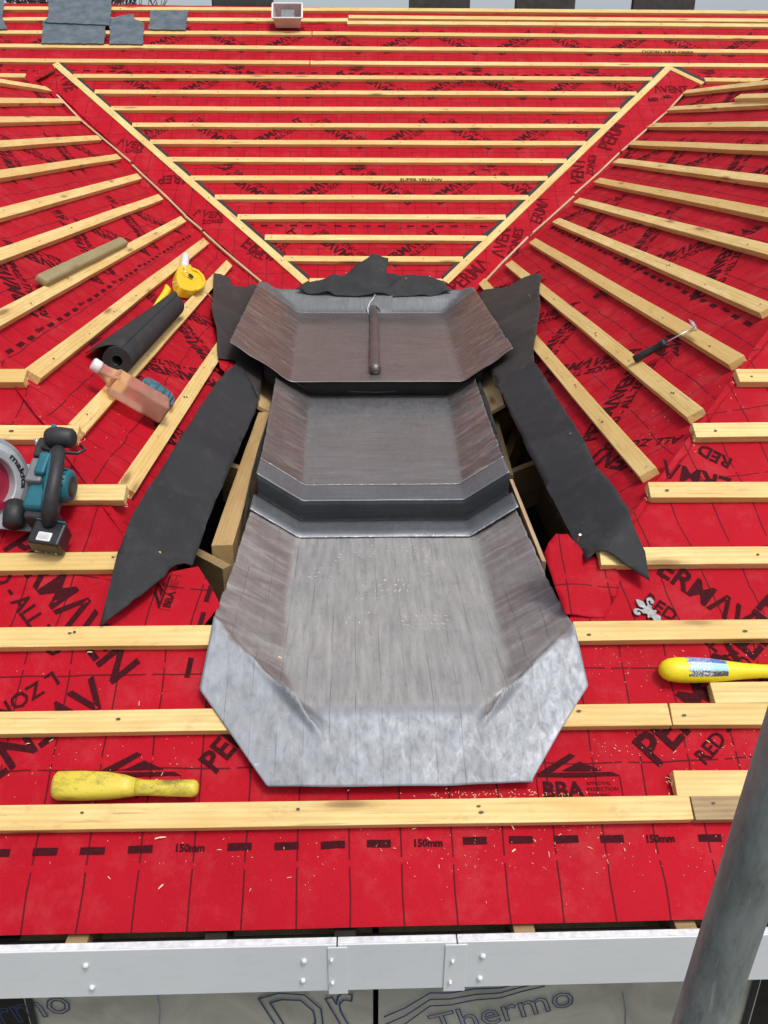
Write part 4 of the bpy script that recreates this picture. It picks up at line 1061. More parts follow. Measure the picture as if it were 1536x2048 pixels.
def sticker():
    m, tt, b = nodes('torn_blue_sticker'); uv = N(tt, 'ShaderNodeUVMap'); uv.uv_map = 'uv'; v_ = uv.outputs[0]
    x = N(tt, 'ShaderNodeSeparateXYZ'); LK(tt, v_, x.inputs[0])
    n = noise_(tt, mapped(tt, v_, (9, 5, 1)), 2.5, 6, .8)
    c = ramp(tt, math_(tt, 'ADD', x.outputs[1], math_(tt, 'MULTIPLY', n, .25)), ((.15, (.02, .025, .05)), (.34, (.03, .04, .08)), (.37, (.25, .55, .72)), (.62, (.30, .62, .78)), (.66, (.7, .75, .78)), (.72, (.02, .10, .42)), (.95, (.03, .18, .55))))
    torn = ramp(tt, n, ((.52, 0.), (.56, 1.)))
    c = mixc(tt, math_(tt, 'MULTIPLY', torn, math_(tt, 'LESS_THAN', x.outputs[0], .62)), c, (.72, .74, .74))
    c = mixc(tt, math_(tt, 'MULTIPLY', ramp(tt, noise_(tt, mapped(tt, v_, (7, 7, 1)), 3., 5, .7), ((.58, 0.), (.61, 1.))), .9), c, (.75, .6, .05))
    tx = ramp(tt, noise_(tt, mapped(tt, v_, (40, 14, 1)), 2., 3, .6), ((.58, 0.), (.62, 1.)))
    c = mixc(tt, math_(tt, 'MULTIPLY', tx, .55), c, (.75, .8, .85))
    LK(tt, c, b.inputs['Base Color']); b.inputs['Roughness'].default_value = .35; return m
ST = sticker()
me_v, me_f, uvs = [], [], []
nx, na = 14, 10
for i in range(nx+1):
    x = .058+.090*i/nx
    hy = lerp([(s[0], s[3]) for s in S], x)+.0007; hz = lerp([(s[0], s[4]) for s in S], x)+.0007
    for j in range(na+1):
        a = R_(-10+118*j/na); me_v.append(Vector((x, math.sin(R_(-40)+a)*hy, .026+math.cos(R_(-40)+a)*hz))); uvs.append((i/nx, j/na))
for i in range(nx):
    for j in range(na):
        if (i > nx-3 and j > na-3) or (i == 0 and j % 3 == 1): continue
        o = i*(na+1)+j; me_f.append((o, o+na+1, o+na+2, o+1))
o = mesh('torn_sticker', me_v, me_f, ST, t, mw, smooth=True)
ul = o.data.uv_layers.new(name='uv')
for lp in o.data.loops: ul.data[lp.index].uv = uvs[lp.vertex_index]

# ------------------------------------------------------------------ fleur-de-lis cut from lead
def bez(pts, n=6):
    out = []
    for i in range(len(pts)):
        out.append(pts[i])
    return out
half = [(.0, 1.0), (.10, .86), (.17, .70), (.15, .60), (.09, .52), (.10, .44), (.20, .50), (.27, .62), (.38, .72), (.52, .70), (.60, .58), (.56, .42), (.44, .34), (.34, .40), (.36, .50), (.44, .52), (.40, .58), (.31, .55), (.27, .44), (.30, .32), (.20, .26), (.17, .16), (.28, .10), (.27, .0), (.16, .02), (.14, -.10), (.22, -.22), (.12, -.34), (.04, -.42), (0, -.46)]
# subdivide smoothly
def smooth_closed(p, it=2):
    for _ in range(it):
        q = []
        for i in range(len(p)):
            a, b = p[i], p[(i+1) % len(p)]
            q += [(a[0]*.75+b[0]*.25, a[1]*.75+b[1]*.25), (a[0]*.25+b[0]*.75, a[1]*.25+b[1]*.75)]
        p = q
    return p
outl = smooth_closed(half + [(-x, y) for x, y in half[-2:0:-1]], 1)
u, v = F.uv(1305, 1232, -.02); sc = .055
mw = frame(F, u, v, -.019, R_(38)) @ Matrix.Scale(sc, 4)
o = prism('fleur_de_lis_ornament', outl, 0, .09, plain('dull_lead_ornament', (.19, .20, .205), .5, .6, nscale=5, nvar=.35, bmp=.3), None, mw, bev=.02,
          label='small grey lead fleur-de-lis ornament lying on red membrane above a batten', category='ornament')

# ------------------------------------------------------------------ black handled slater's tool on the right slope
A0, A1, A2 = Rr.hit(1268, 719, .016), Rr.hit(1332, 685, .020), Rr.hit(1391, 653, .010)
mwt = Matrix.Translation(A0)
t = thing('scribing_tool', 'thin steel hook tool with black cylindrical handle across two right slope battens', 'hand tool', mwt)
d = (A1-A0)
pts = [A0-d*.0, A0+d*.02, A0+d*.5, A0+d*.86, A0+d*.88, A0+d*.96, A0+d]
tube('handle', pts, [.011, .0135, .0125, .0125, .017, .017, .010], BLACK_PL, t, I4, k=16)
tube('shaft', [A1-d*.05, A2], .0026, STEEL, t, I4, k=8)
B0, B1 = Rr.hit(1377, 638, .03), Rr.hit(1397, 664, -.005)
w_ = (A2-A1).normalized()*.004
vs = [B0, (A2+B0)/2+w_*1.6, A2+w_, B1, A2-w_, (A2+B0)/2-w_]
o = mesh('hook_blade', vs, [(0, 1, 2, 3, 4, 5)], STEEL, t); s = o.modifiers.new('s', 'SOLIDIFY'); s.thickness = .0012

# ------------------------------------------------------------------ chalk line reel
Mx_ = L
def Lp(x, y, n): return L.hit(x, y, n)
c0 = Lp(385, 556, .0)
mw = fr2(c0, (Lp(358, 545, 0)-Lp(412, 572, 0)), L.N)
mw = frame(L, *L.uv(384, 556, 0.), 0.0)
def loc(mw_, P): return mw_.inverted() @ P
t = thing('chalk_line_reel', 'yellow chalk line reel with white cap and folded crank, between two left slope battens', 'chalk line', mw)
def lpoly(pts, n): return [(lambda q: (q.x, q.y))(loc(mw, Lp(x, y, n))) for x, y in pts]
body = lpoly([(358, 531), (352, 548), (353, 566), (360, 577), (375, 583), (390, 584), (403, 577), (409, 566), (405, 552), (393, 542), (382, 536), (380, 529)], .02)
prism('reel_body', smooth_closed(body, 2), -.02, .026, YEL_MID, t, mw, bev=.010)
grip = [Lp(x, y, .032) for x, y in ((384, 538), (396, 543), (405, 552), (409, 564), (404, 575), (392, 580))]
tube('grip', [loc(mw, p) for p in grip], .0085, YEL_MID, t, mw, k=10)
capa, capb = loc(mw, Lp(369, 531, .022)), loc(mw, Lp(371, 511, .026))
tube('cap', [capa-(capb-capa)*.1, capa, capa+(capb-capa)*.9, capb], [.020, .021, .021, .017], WHITE_PL, t, mw, k=18)
hub = loc(mw, Lp(381, 554, .034))
tube('crank_hub', [hub, hub+Vector((0, 0, .010))], [.014, .012], BLACK_PL, t, mw, k=14)
tube('crank_arm', [hub+Vector((0, 0, .012)), loc(mw, Lp(370, 543, .05)), loc(mw, Lp(366, 536, .048))], .003, STEEL, t, mw, k=6)
tube('line_hook', [loc(mw, Lp(x, y, .02)) for x, y in ((356, 566), (350, 563), (345, 565), (348, 571), (356, 570))], .0016, WHITE_PL, t, mw, k=6)
# small yellow handle beside the felt roll
pts = [Lp(x, y, n) for x, y, n in ((333, 573, .012), (335, 580, .016), (328, 592, .018), (318, 603, .014), (308, 616, .008), (304, 622, .006))]
o = tube('yellow_tool_handle', pts, [.010, .016, .016, .012, .008, .007], YEL, None, I4, k=14, label='small curved yellow tool handle half hidden behind the black felt roll', category='tool handle')
# ------------------------------------------------------------------ felt roll
a, b = Lp(233, 722, .035), Lp(346, 610, .035)
ax = (b-a); ln = ax.length; mw = fr2(a, ax, L.N)
t = thing('felt_roll', 'short roll of black felt with loose flap between two left slope battens', 'felt roll', mw)
K, T = 200, 5.2
vs, fs = [], []
NX = 10
for i in range(K+1):
    th = T*2*math.pi*i/K; r = .014+.032*i/K
    for j in range(NX+1):
        x = ln*j/NX; vs.append(Vector((x + .0, math.cos(th-2.2)*r, math.sin(th-2.2)*r)))
for i in range(K):
    for j in range(NX): o_ = i*(NX+1)+j; fs.append((o_, o_+1, o_+NX+2, o_+NX+1))
o = mesh('rolled_felt', vs, fs, FELT, t, mw, smooth=True); s = o.modifiers.new('s', 'SOLIDIFY'); s.thickness = .0055
# flap: pulls away towards the upslope side, wide at the near end
fl = [Lp(x, y, n) for x, y, n in ((222, 688, .075), (172, 706, .0), (262, 655, .012), (318, 606, .02), (352, 592, .06))]
rows = []
thE = T*2*math.pi-2.2; 
for j in range(15):
    s_ = j/14; x = ln*s_
    base = mw @ Vector((x, .006, .0465))
    tipw = (Lp(172, 707, -.01)*(1-s_)+Lp(345, 590, .01)*s_) if s_ > .0 else Lp(172, 707, -.01)
    tipw = Lp(172, 707, -.012).lerp(Lp(300, 618, .0), min(1, s_*1.5)) if s_ < .667 else Lp(300, 618, .0).lerp(Lp(338, 590, .04), (s_-.667)*3)
    row = []
    for i in range(9):
        q = i/8; p = base.lerp(tipw, q); p += L.N*.022*math.sin(q*math.pi)*(1-.2*s_); row.append(p)
    rows.append(row)
vs = [p for r in rows for p in r]; fs = [(j*9+i, j*9+i+1, (j+1)*9+i+1, (j+1)*9+i) for j in range(14) for i in range(8)]
o = mesh('loose_flap', vs, fs, FELT, t, I4, smooth=True); s = o.modifiers.new('s', 'SOLIDIFY'); s.thickness = .003
# ------------------------------------------------------------------ plastic bottle
a, b = Lp(226, 762, .045), Lp(330, 822, .035)
ax = b-a; ln = ax.length; mw = fr2(a, ax, L.N)
t = thing('plastic_bottle', 'translucent pinkish square bottle with white cap lying across two left slope battens', 'bottle', mw)
def bx(x0, x1, hw, hh, nm, mat, bev):
    o = box(nm, (x0, x1, -hw, hw, -hh, hh), mat, t, mw, bev, 4); 
    for p in o.data.polygons: p.use_smooth = True
    return o
bx(0, ln, .043, .034, 'bottle_body', BOTTLE, .010)
bx(ln*.66, ln*.985, .0405, .0315, 'liquid', BOTTLE_LOW, .008)
tube('neck', [Vector((.004, .010, .004)), Vector((-.012, .012, .006)), Vector((-.035, .014, .008)), Vector((-.052, .016, .009))], [.036, .026, .020, .019], BOTTLE, t, mw, k=16)
tube('cap', [Vector((-.050, .016, .009)), Vector((-.052, .016, .009)), Vector((-.074, .018, .010)), Vector((-.077, .018, .010))], [.019, .021, .020, .016], WHITE_PL, t, mw, k=18)
tube('carrying_handle', [Vector((.01, -.030, .030)), Vector((-.012, -.028, .024)), Vector((-.034, -.012, .014)), Vector((-.040, .002, .010))], .007, BOTTLE, t, mw, k=8)
# cloth glove beside it
vs, fs = [], []
g = [[(286, 757), (300, 756), (318, 766), (334, 778), (345, 788), (350, 798)], [(284, 764), (296, 766), (312, 776), (328, 788), (338, 797), (346, 806)], [(288, 770), (296, 776), (310, 786), (324, 796), (334, 806), (342, 812)]]
for r_, rr in enumerate(g):
    for i in range(21):
        s_ = i/20*5; k = min(4, int(s_)); f = s_-k; x = rr[k][0]*(1-f)+rr[k+1][0]*f; y = rr[k][1]*(1-f)+rr[k+1][1]*f
        vs.append(Lp(x, y, .02+.010*(1 if r_ == 1 else 0)+.007*math.sin(i*1.9+r_)+.004*math.sin(i*4.1)))
fs = [(r_*21+i, r_*21+i+1, (r_+1)*21+i+1, (r_+1)*21+i) for r_ in range(2) for i in range(20)]
o = mesh('work_glove', vs, fs, CLOTH, None, smooth=True, label='crumpled blue-green cloth glove tucked behind the pinkish bottle', category='glove')
s = o.modifiers.new('s', 'SOLIDIFY'); s.thickness = .012; s.offset = 0
ss = o.modifiers.new('ss', 'SUBSURF'); ss.levels = 1; ss.render_levels = 2

# ------------------------------------------------------------------ circular saw
u, v = F.uv(40, 1062, .0)
mw = frame(F, u, v, .0, R_(-6))
SAW = thing('circular_saw', 'teal and black cordless circular saw standing on battens at the left edge', 'circular saw', mw)
def sb(nm, b, mat, bev=.004, seg=3, mwx=None, parent=SAW): return box(nm, b, mat, parent, mwx or mw, bev, seg)
def st(nm, pts, r, mat, k=14, parent=SAW, mwx=None): return tube(nm, [Vector(p) for p in pts], r, mat, parent, mwx or mw, k=k)
# local: x right, y away (cutting direction), z out of the slope
sb('base_plate', (-.10, .028, .0, .20, 0, .004), GREY_AL, .001)
# blade housing: a ring sector standing on the plate, its face turned to the right
def ring_sector(nm, c, r0, r1, x0, x1, a0, a1, mat, parent, K=40, bulge=.0, tilt=None):
    vs, fs = [], []
    for i in range(K+1):
        a = R_(a0+(a1-a0)*i/K); ca, sa = math.cos(a), math.sin(a)
        for x, r in ((x0, r0), (x1, r0), (x1+bulge, (r0+r1)/2), (x1, r1-.006), (x1-.006, r1), (x0, r1)):
            vs.append(Vector((c[0]+x, c[1]+ca*r, c[2]+sa*r)))
        if i:
            o = i*6; fs += [(o-6+j, o-6+(j+1) % 6, o+(j+1) % 6, o+j) for j in range(6)]
    fs += [(5, 4, 3, 2, 1, 0), tuple(range(K*6, K*6+6))]
    return mesh(nm, vs, fs, mat, parent, tilt or mw, smooth=False)
Cg = F.hit(-24, 966, .090); vw = (-Cg).normalized(); up_ = Vector((0, 0, 1))
nx_ = (vw*math.cos(R_(42)) + rt*math.sin(R_(42))).normalized(); nz_ = (up_-nx_*up_.dot(nx_)).normalized(); ny_ = nz_.cross(nx_)
tilt = Matrix(((nx_.x, ny_.x, nz_.x, Cg.x), (nx_.y, ny_.y, nz_.y, Cg.y), (nx_.z, ny_.z, nz_.z, Cg.z), (0, 0, 0, 1)))
LIGHT_AL = plain('pale_cast_aluminium', (.46, .49, .51), .42, .3, nscale=30, nvar=.12)
g1 = ring_sector('blade_guard', (0, 0, 0), .066, .104, -.026, .010, -62, 200, LIGHT_AL, SAW, bulge=.004, tilt=tilt); bevel(g1, .003, 2)
g2 = ring_sector('guard_rim', (0, 0, 0), .098, .116, -.028, .004, -66, 195, GREY_AL, SAW, tilt=tilt); bevel(g2, .003, 2)
vs, fs = tube_geo([Vector((-.020, 0, 0)), Vector((-.016, 0, 0))], .080, 48); mesh('saw_blade', vs, fs, plain('red_coated_blade', (.30, .012, .04), .4, nvar=.2), SAW, tilt)
vs, fs = tube_geo([Vector((-.018, 0, 0)), Vector((-.002, 0, 0))], .014, 12); mesh('blade_bolt', vs, fs, STEEL, SAW, tilt)
sb('gearbox', (.014, .056, .085, .155, .030, .100), GREY_PL, .006)
sb('motor_mount', (.022, .090, .020, .150, .012, .085), TEAL, .012)
st('motor_housing', [(.06, .105, .062), (.075, .105, .062), (.118, .102, .062), (.126, .102, .062)], [.040, .043, .042, .034], TEAL, 28) if 0 else st('motor_housing', [(.06, .105, .062), (.075, .105, .062), (.110, .102, .062), (.119, .102, .062)], [.040, .043, .042, .034], TEAL, 28)
for i in range(4): sb('cooling_rib', (.078, .112, .078+i*.015, .082+i*.015, .092, .1075-abs(i-1.5)*.002), TEAL, .001)
st('motor_cap', [(.116, .102, .062), (.121, .102, .062)], [.030, .024], BLACK_PL, 20)
# main handle: an arch from battery to front
H = [(.094, -.005, .060), (.100, .012, .095), (.104, .040, .118), (.102, .080, .128), (.095, .120, .126), (.083, .155, .112), (.070, .180, .094), (.062, .190, .075)]
st('main_handle', H, [.019, .0175, .0165, .016, .016, .0165, .018, .018], BLACK_PL, 16)
st('handle_trim', [(p[0]-.016, p[1], p[2]-.004) for p in H[1:7]], [.008]*6, TEAL, 10)
sb('side_cover', (.036, .066, .10, .165, .080, .115), TEAL, .008)
# front knob handle, lying across
st('front_handle', [(.030, .225, .092), (.036, .225, .093), (.060, .226, .094), (.090, .226, .094), (.098, .226, .094)], [.021, .025, .027, .025, .018], BLACK_PL, 22)
st('wire_loop', [(.02, .198, .085), (.06, .190, .082), (.110, .192, .078), (.125, .205, .078), (.112, .218, .080)], .0045, BLACK_GL, 8)
sb('front_bracket', (.0, .04, .175, .235, .02, .080), BLACK_PL, .006)
sb('depth_lever', (.022, .034, .255, .275, .055, .085), TEAL, .003)
for i in range(3): st('bolt', [(-.02+i*.018, .235, .03), (-.02+i*.018, .247, .05)], .005, STEEL, 8)
# dust nozzle by the battery
st('dust_nozzle', [(-.018, .055, .034), (-.010, .028, .036), (-.004, -.006, .034)], [.024, .027, .024], BLACK_PL, 18)
# battery
mb = mw @ Matrix.Translation((.094, -.030, .030)) @ Matrix.Rotation(R_(-4), 4, 'Z')
bat = box('battery', (-.038, .040, -.034, .030, -.022, .030), BLACK_GL, SAW, mb, .006, 3)
sb('battery_mount', (.026, .108, .002, .03, .012, .066), BLACK_PL, .008)
box('battery_button', (-.016, .018, -.028, -.004, .0295, .034), WHITE_PL, bat, mb, .002, 2)
box('button_recess', (-.012, .014, -.024, -.008, .0335, .035), plain('light_grey_plastic', (.55, .56, .56), .4), bat, mb, .001, 1)
for i, x in enumerate((-.024, -.016, .0, .014, .024)):
    vs, fs = tube_geo([Vector((x, -.0335, -.010)), Vector((x, -.036, -.010))], .0035 if i in (0, 4) else .0018, 10); mesh('rivet', vs, fs, STEEL, bat, mb)
box('teal_trim', (-.036, .036, .028, .032, .020, .033), TEAL, bat, mb, .001, 1)
V, Fs, x0, x1 = glyphs('makita', 0., .03)
# lettering runs round the guard
vs = []
for q in V:
    s_ = (q.x-x0)/(x1-x0); a = R_(34-s_*62); r = .079 + q.y*.020
    vs.append(Vector((.0150, math.cos(a)*r, math.sin(a)*r)))
mesh('maker_lettering', vs, Fs, BLACK_GL, SAW, tilt, kind='stuff')

# ------------------------------------------------------------------ slates, tub, ridge stacks
mwM = Matrix(((M.U.x, M.V.x, M.N.x, M.O.x), (M.U.y, M.V.y, M.N.y, M.O.y), (M.U.z, M.V.z, M.N.z, M.O.z), (0, 0, 0, 1)))
def slate(px, n, lb, th=.007, mat=SLATE, jag=.0045):
    q = [Vector(M.uv(x, y, n)) for x, y in px]; out = []
    for i in range(len(q)):
        a, b = q[i], q[(i+1) % len(q)]; K = max(1, int((b-a).length/.02)); nn = Vector((-(b-a).y, (b-a).x)).normalized()
        for k in range(K): out.append(tuple(a.lerp(b, k/K)+nn*random.uniform(-jag, jag)*(1 if k else 0)))
    return prism('roofing_slate', out, n-th, n, mat, None, mwM, label=lb, category='slate', group='loose slates lying on the rear battens')
slate([(86, 42), (212, 48), (208, 87), (82, 86)], .012, 'large grey slate lying lowest of the overlapping pair at the upper left')
slate([(98, -60), (226, -60), (221, 40), (219, 50), (88, 44), (96, 34)], .022, 'large grey slate lying on top of the overlapping pair at the upper left')
slate([(216, 37), (258, 28), (268, 28), (269, 37), (288, 46), (286, 88), (218, 87), (220, 60)], .012, 'broken slate with a ragged top edge beside the overlapping pair')
slate([(301, 20), (376, 21), (371, 60), (297, 58)], .012, 'small squarish grey slate lying separately left of the white tub')
slate([(-30, -40), (10, -40), (5, 36), (14, 58), (-30, 58)], .012, 'grey slate cut off by the left edge of the photograph')
# white tub
u, v = M.uv(576, 60, .0)
mw = frame(M, u, v, .0, R_(1)) @ Matrix.Rotation(R_(8), 4, 'X')
t = thing('plastic_tub', 'milky white plastic tub with open top resting against an upper batten', 'tub', mw)
W0, W1, Hh, D0, D1 = .094, .112, .10, .066, .082
def tubgeo(w0, w1, d0, d1, h0, h1):
    vs = [Vector((sx*w, sy*d+.09, h)) for w, d, h in ((w0, d0, h0), (w1, d1, h1)) for sx, sy in ((-1, -1), (1, -1), (1, 1), (-1, 1))]
    return vs
vs = tubgeo(W0, W1, D0, D1, 0, Hh)+tubgeo(W0-.004, W1-.004, D0-.004, D1-.004, .004, Hh)
fs = [(3, 2, 1, 0)]+[(i, (i+1) % 4, 4+(i+1) % 4, 4+i) for i in range(4)]+[(8, 9, 10, 11)]+[(12+i, 12+(i+1) % 4, 8+(i+1) % 4, 8+i) for i in range(4)]+[(4+i, 4+(i+1) % 4, 12+(i+1) % 4, 12+i) for i in range(4)]
mesh('tub_body', vs, fs, TUB, t, mw)
for nm, b in (('rim', (-W1-.008, W1+.008, .09-D1-.010, .09-D1+.001, Hh-.010, Hh+.003)), ('rim', (-W1-.008, W1+.008, .09+D1-.001, .09+D1+.010, Hh-.010, Hh+.003)), ('rim', (-W1-.010, -W1+.001, .09-D1, .09+D1, Hh-.010, Hh+.003)), ('rim', (W1-.001, W1+.010, .09-D1, .09+D1, Hh-.010, Hh+.003))):
    box(nm, b, WHITE_PL, t, mw, .003, 2)
box('contents', (-.05, .055, .04, .13, .02, .080), GREY_PL, t, mw, .004)
# slate stacks standing on the scaffold behind the ridge: only their feet reach the picture
for i, (xa, xb, yb, lb) in enumerate(((425, 546, 12, 'stack of dark slates behind the ridge above the white tub'), (820, 938, 15, 'stack of dark slates behind the ridge, first to the right of centre'),
                                  (1032, 1148, 18, 'stack of dark slates behind the ridge above the right valley arm'), (1265, 1387, 20, 'stack of dark slates at the ridge nearest the right corner'))):
    A_, B_ = M.hit(xa, yb+2, .03), M.hit(xb, yb+2, .03)
    yb_ = RIDGE.y+.06; k1, k2 = yb_/A_.y, yb_/B_.y
    X0, X1 = A_.x*k1, B_.x*k2; Z0 = min(A_.z, B_.z)-.02
    t = thing('slate_stack', lb, 'slate stack', Matrix.Translation(((X0+X1)/2, yb_, Z0)), 'slate stacks along the ridge')
    for j in range(5):
        box('slate', (X0+random.uniform(-.008, .008), X1+random.uniform(-.01, .01), yb_+j*.013, yb_+j*.013+.010, Z0-.02+random.uniform(-.005, .005), Z0+.50+random.uniform(-.01, .01)), SLATE_DARK, t, I4, .002, 1)
    box('bearer', (X0+.02, X1-.02, yb_-.01, yb_+.12, Z0-.07, Z0-.021), WOOD_OLD, t, I4, .002)

# ------------------------------------------------------------------ eaves: fascia, cover plates, screws
YF0 = 1.12
def Pf(x, y, Y=YF0):
    d = fw + rt*((x-768)/FPX) - up*((y-1024)/FPX); return d*(Y/d.y)
t = thing('fascia_board', 'long white fascia board with joint covers and screw heads along the eaves', 'fascia', Matrix.Translation((0, YF0, -1.46)))
zt, zb3 = -1.396, -1.522
j1, j2 = Pf(674, 1890).x, Pf(915, 1882).x
for a, b in ((-3.0, j1-.0012), (j1+.0012, j2-.0012), (j2+.0012, 3.0)):
    box('board', (a, b, YF0, YF0+.004, zb3, zt), WHITE_PAINT, t, I4, .0015)
    box('board_top', (a, b, YF0+.0045, YF0+.019, zt-.02, zt-.001), WHITE_TOP, t, I4, .0015)
for xa, xb in ((655, 695), (890, 934)):
    a, b = Pf(xa, 1900).x, Pf(xb, 1900).x
    box('joint_cover', (a, b, YF0-.003, YF0-.0005, zb3-.006, zt-.004), WHITE_PAINT, t, I4, .001)
for x, y, r in ((171, 1932, .0058), (184, 1976, .0058), (608, 1923, .0058), (606, 1962, .0052), (966, 1913, .0058), (960, 1957, .0055), (663, 1918, .0038), (665, 1963, .0038), (905, 1920, .0038), (900, 1962, .0035)):
    P = Pf(x, y, YF0-.002); yy = P.y-(.003 if r < .005 else 0)
    vs, fs = tube_geo([Vector((P.x, yy+.004, P.z)), Vector((P.x, yy, P.z)), Vector((P.x, yy-.003, P.z)), Vector((P.x, yy-.0042, P.z))], [r, r, r*.75, r*.3], 14)
    mesh('screw_head', vs, fs, SCREW, t, I4, smooth=True)
# timber plate behind, dark
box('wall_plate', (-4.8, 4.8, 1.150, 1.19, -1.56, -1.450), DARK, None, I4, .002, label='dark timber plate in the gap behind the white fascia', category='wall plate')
# ------------------------------------------------------------------ foil faced boards under the eaves
YW = 1.20
xs = [Pf(x, 2000, YW).x for x in (48, 746, 757, 1512)]
for i, (a, b) in enumerate(((xs[0], xs[1]), (xs[2], xs[3]))):
    t = thing('insulation_board', ('foil faced insulation board left of the black gap under the fascia', 'foil faced insulation board right of the black gap, printed in blue')[i], 'insulation board', Matrix.Translation(((a+b)/2, YW, -1.9)))
    vs, fs = [], []
    nx, nz = 40, 40
    for iz in range(nz+1):
        for ix in range(nx+1):
            x = a+(b-a)*ix/nx; z = -1.50-1.2*iz/nz; vs.append(Vector((x, YW+noise.noise(Vector((x*4, z*5, i)))*.004, z)))
    fs = [(iz*(nx+1)+ix, (iz+1)*(nx+1)+ix, (iz+1)*(nx+1)+ix+1, iz*(nx+1)+ix+1) for iz in range(nz) for ix in range(nx)]
    mesh('foil_facing', vs, fs, FOIL, t, I4, smooth=True)
    box('insulation_core', (a+.001, b-.001, YW+.006, YW+.06, -2.7, -1.5), plain('foam_core', (.5, .42, .25), .9), t, I4, .001)
    if i == 0: B_LEFT = t
    else: B_RIGHT = t
def wall_text(s, a, b, parent, outline=.02, k=1.):
    V, Fs, x0, x1 = glyphs(s, outline, 0.)
    A_, B_ = Pf(*a, YW-.004), Pf(*b, YW-.004); d = B_-A_; sc = d.length/(x1-x0); d.normalize(); n = Vector((-d.z, 0, d.x))
    mesh('printed_lettering', [A_+d*(v.x-x0)*sc+n*v.y*sc*k+Vector((0, v.z*sc*.05, 0)) for v in V], Fs, BLUE_INK, parent, I4, kind='stuff')
wall_text('Thermo', (872, 2074), (1152, 2010), B_RIGHT, .014, 1.1)
wall_text('Thermo', (-140, 2080), (148, 2022), B_LEFT, .014, 1.1)
wall_text('Dr', (575, 2090), (738, 2045), B_LEFT, .009, 1.35)
for k in range(3):
    pts = [Pf(x, y, YW-.004) for x, y in ((768+0, 2052-k*16+14), (810, 2040-k*16+8), (860, 2012-k*13), (900, 2010-k*12), (950, 2000-k*11), (1000, 1996-k*10), (1040, 1984-k*9), (1090, 1972-k*9))]
    tube('printed_wave', pts, .0012, BLUE_INK, B_RIGHT, I4, k=4)
for x in (314, 1246):
    tube('chalk_mark', [Pf(x, 1985, YW-.004), Pf(x+6, 2020, YW-.004), Pf(x+4, 2060, YW-.004)], .0009, plain('blue_chalk', (.12, .25, .36), .8), B_LEFT if x < 700 else B_RIGHT, I4, k=4)
for x, y in ((60, -1), (1500, 1)):
    P = Pf(x, 2000, YW); box('black_tape', (P.x-.006, P.x+.006, YW-.007, YW-.002, -2.7, -1.5), BLACK_GL, B_LEFT if x < 700 else B_RIGHT, I4, .0005, 1)

# ------------------------------------------------------------------ scaffold pole
d0 = fw + rt*((1404-768)/FPX) - up*((2040-1024)/FPX); P0 = d0*.795
ax = Vector((.058, 0, 1)).normalized()
mw = Matrix.Translation(P0)
t = thing('scaffold_pole', 'scratched grey galvanised scaffold pole crossing the lower right corner', 'scaffold pole', mw)
pts = [P0-ax*3.50]+[P0+ax*(-2.+.25*i) for i in range(18)]
vs, fs = tube_geo([p-P0 for p in pts], .02415, 40)
mesh('tube', vs, fs, GALV, t, mw, smooth=True)
vs, fs = tube_geo([(P0-ax*3.54)-P0, (P0-ax*3.5)-P0], .03, 20); mesh('foot_collar', vs, fs, STEEL, t, mw)

# ------------------------------------------------------------------ shavings and sawdust
rs = random.Random(5); vs, fs = [], []
def chip(P, pl, L_, W_):
    a = rs.uniform(0, math.pi*2); d = pl.U*math.cos(a)+pl.V*math.sin(a); e = pl.N.cross(d); o = len(vs)
    b_ = rs.uniform(.0, .35)*L_
    vs.extend([P-d*L_*.5-e*W_*.5, P-d*L_*.5+e*W_*.5, P+e*W_*.5+pl.N*b_, P-e*W_*.5+pl.N*b_, P+d*L_*.5+e*W_*.3, P+d*L_*.5-e*W_*.3])
    fs.extend([(o, o+1, o+2, o+3), (o+3, o+2, o+4, o+5)])
def near(pl, x, y, n=MEM+.004):
    u_, v_ = pl.uv(x, y, n); return pl.at(u_, v_, n+relief(pl, u_, v_, 1.)-.001)
for i in range(480):
    k = rs.random()
    if k < .40: x, y = rs.gauss(950, 330), rs.gauss(1690, 45)
    elif k < .62: x, y = rs.uniform(1080, 1536), rs.gauss(1500, 30)
    elif k < .8: x, y = rs.uniform(1080, 1536), rs.gauss(1330, 25)
    else: x, y = rs.uniform(0, 520), rs.gauss(1520, 90)
    if not (0 < x < 1560) or y > 1850 or (400 < x < 1170 and y < 1590): continue
    big = rs.random() < .10
    chip(near(F, x, y), F, rs.uniform(.004, .011) if big else rs.uniform(.0012, .004), rs.uniform(.0007, .002) if big else rs.uniform(.0005, .001))
for x, y, l in ((320, 1675, .022), (320, 1772, .012), (1024, 1652, .016), (1028, 1700, .009), (560, 1315, .008), (180, 1305, .012)): chip(near(F, x, y), F, l, .003)
for i in range(240):
    pl, x, y = rs.choice(((L, rs.uniform(60, 430), rs.uniform(480, 900)), (Rr, rs.uniform(1090, 1500), rs.uniform(480, 900))))
    chip(near(pl, x, y), pl, rs.uniform(.002, .006), rs.uniform(.0008, .0015))
for e, (pl, (x, y)) in enumerate([(F, q) for q in ((1296, 985), (1386, 868), (1473, 760), (255, 990), (160, 870), (55, 760), (1345, 1560), (1380, 1600))]):
    for _ in range(9): chip(pl.hit(x+rs.gauss(0, 5), y+rs.gauss(0, 12), -.01), pl, rs.uniform(.003, .010), .001)
for _ in range(70): chip(F.hit(rs.gauss(1010, 90), 1588+rs.gauss(0, 4), -.004), F, rs.uniform(.002, .006), .0009)
mesh('wood_shavings', vs, fs, SHAVE, None, kind='stuff', label='pale wood shavings and sawdust scattered over the red membrane')

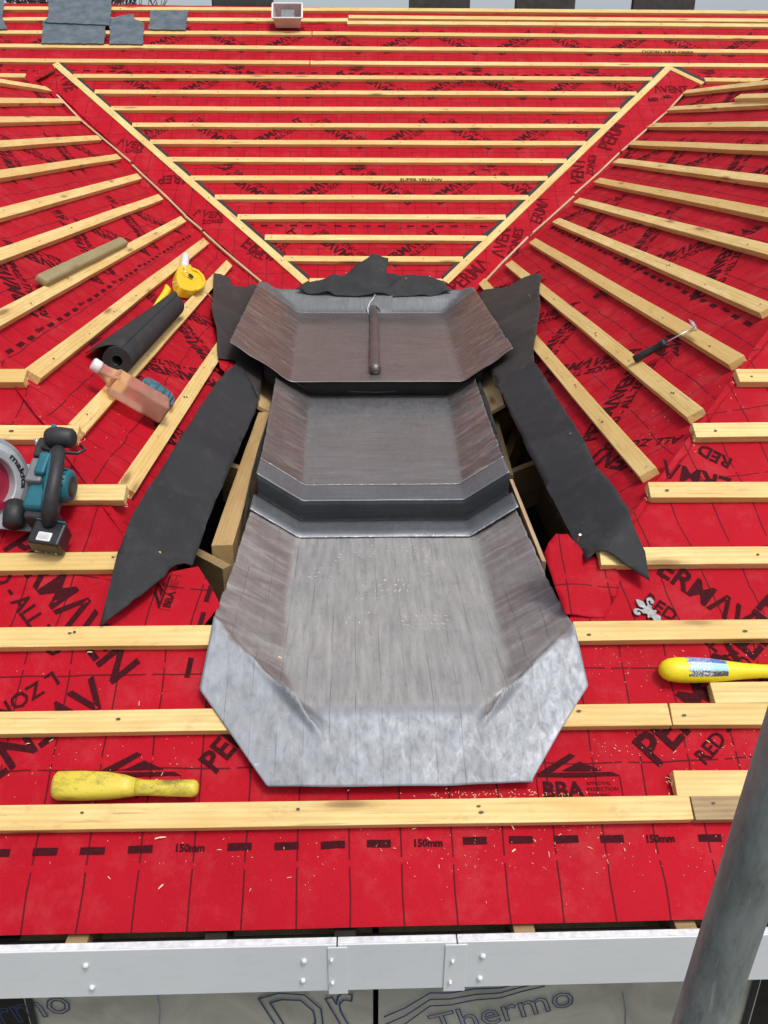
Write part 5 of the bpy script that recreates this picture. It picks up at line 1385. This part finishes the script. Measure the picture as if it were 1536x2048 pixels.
# ------------------------------------------------------------------ building below, ground, tree
H0 = -4.3
def wall(name, a, b, th=.1, z1=-1.6, mat=BLOCK): return box(name, (min(a[0], b[0]), max(a[0], b[0])+.0, min(a[1], b[1]), max(a[1], b[1]), H0, z1), mat, None, I4, 0, kind='structure')
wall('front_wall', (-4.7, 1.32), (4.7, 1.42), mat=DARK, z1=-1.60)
wall('left_wall', (-4.8, 1.32), (-4.7, 11.6)); wall('right_wall', (4.7, 1.32), (4.8, 11.6)); wall('back_wall', (-4.7, 11.5), (4.7, 11.6))
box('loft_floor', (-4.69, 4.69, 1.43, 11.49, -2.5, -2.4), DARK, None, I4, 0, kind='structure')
n = 40; vs = []; fs = []
for i in range(n+1):
    for j in range(n+1): vs.append(Vector(((i/n-.5)*1600, (j/n-.5)*1600, H0+noise.noise(Vector((i*.3, j*.3, 0)))*(.0 if abs(i-n/2) < 4 else 2.))))
fs = [(i*(n+1)+j, (i+1)*(n+1)+j, (i+1)*(n+1)+j+1, i*(n+1)+j+1) for i in range(n) for j in range(n)]
mesh('ground', vs, fs, GROUND, None, kind='structure')
# bare tree behind the ridge
rt_ = random.Random(11)
TP = Vector((-8.5, 30, H0)); segs_t, segs_b = [], []
def grow(p, d, ln, r, lvl):
    q = p+d*ln; (segs_t if lvl == 0 else segs_b).append((p, q, r, r*.68))
    if lvl == 7 or r < .006: return
    for _ in range(3 if lvl < 6 else 4):
        ax = Vector((rt_.uniform(-1, 1), rt_.uniform(-1, 1), rt_.uniform(-.35, 1))).normalized()
        grow(q if rt_.random() < .7 else p.lerp(q, .7), (d*.85+ax*.75).normalized(), ln*rt_.uniform(.66, .84), r*.62, lvl+1)
grow(TP, Vector((.02, 0, 1)), 3.0, .22, 0)
def seg_geo(segs):
    vs, fs = [], []
    for p, q, r0, r1 in segs:
        k = 4 if r0 < .05 else 8
        a = tube_geo([p, q], [max(.012, r0), max(.009, r1)], k, False); o = len(vs); vs += a[0]; fs += [tuple(i+o for i in f) for f in a[1]]
    return vs, fs
t = thing('bare_tree', 'bare brown tree whose twigs show over the ridge beside the upper slates', 'tree', Matrix.Translation(TP))
vs, fs = seg_geo(segs_t); mesh('trunk', vs, fs, BARK, t, I4)
vs, fs = seg_geo(segs_b); mesh('crown', vs, fs, BARK, t, I4)
print('segments', len(segs_b))
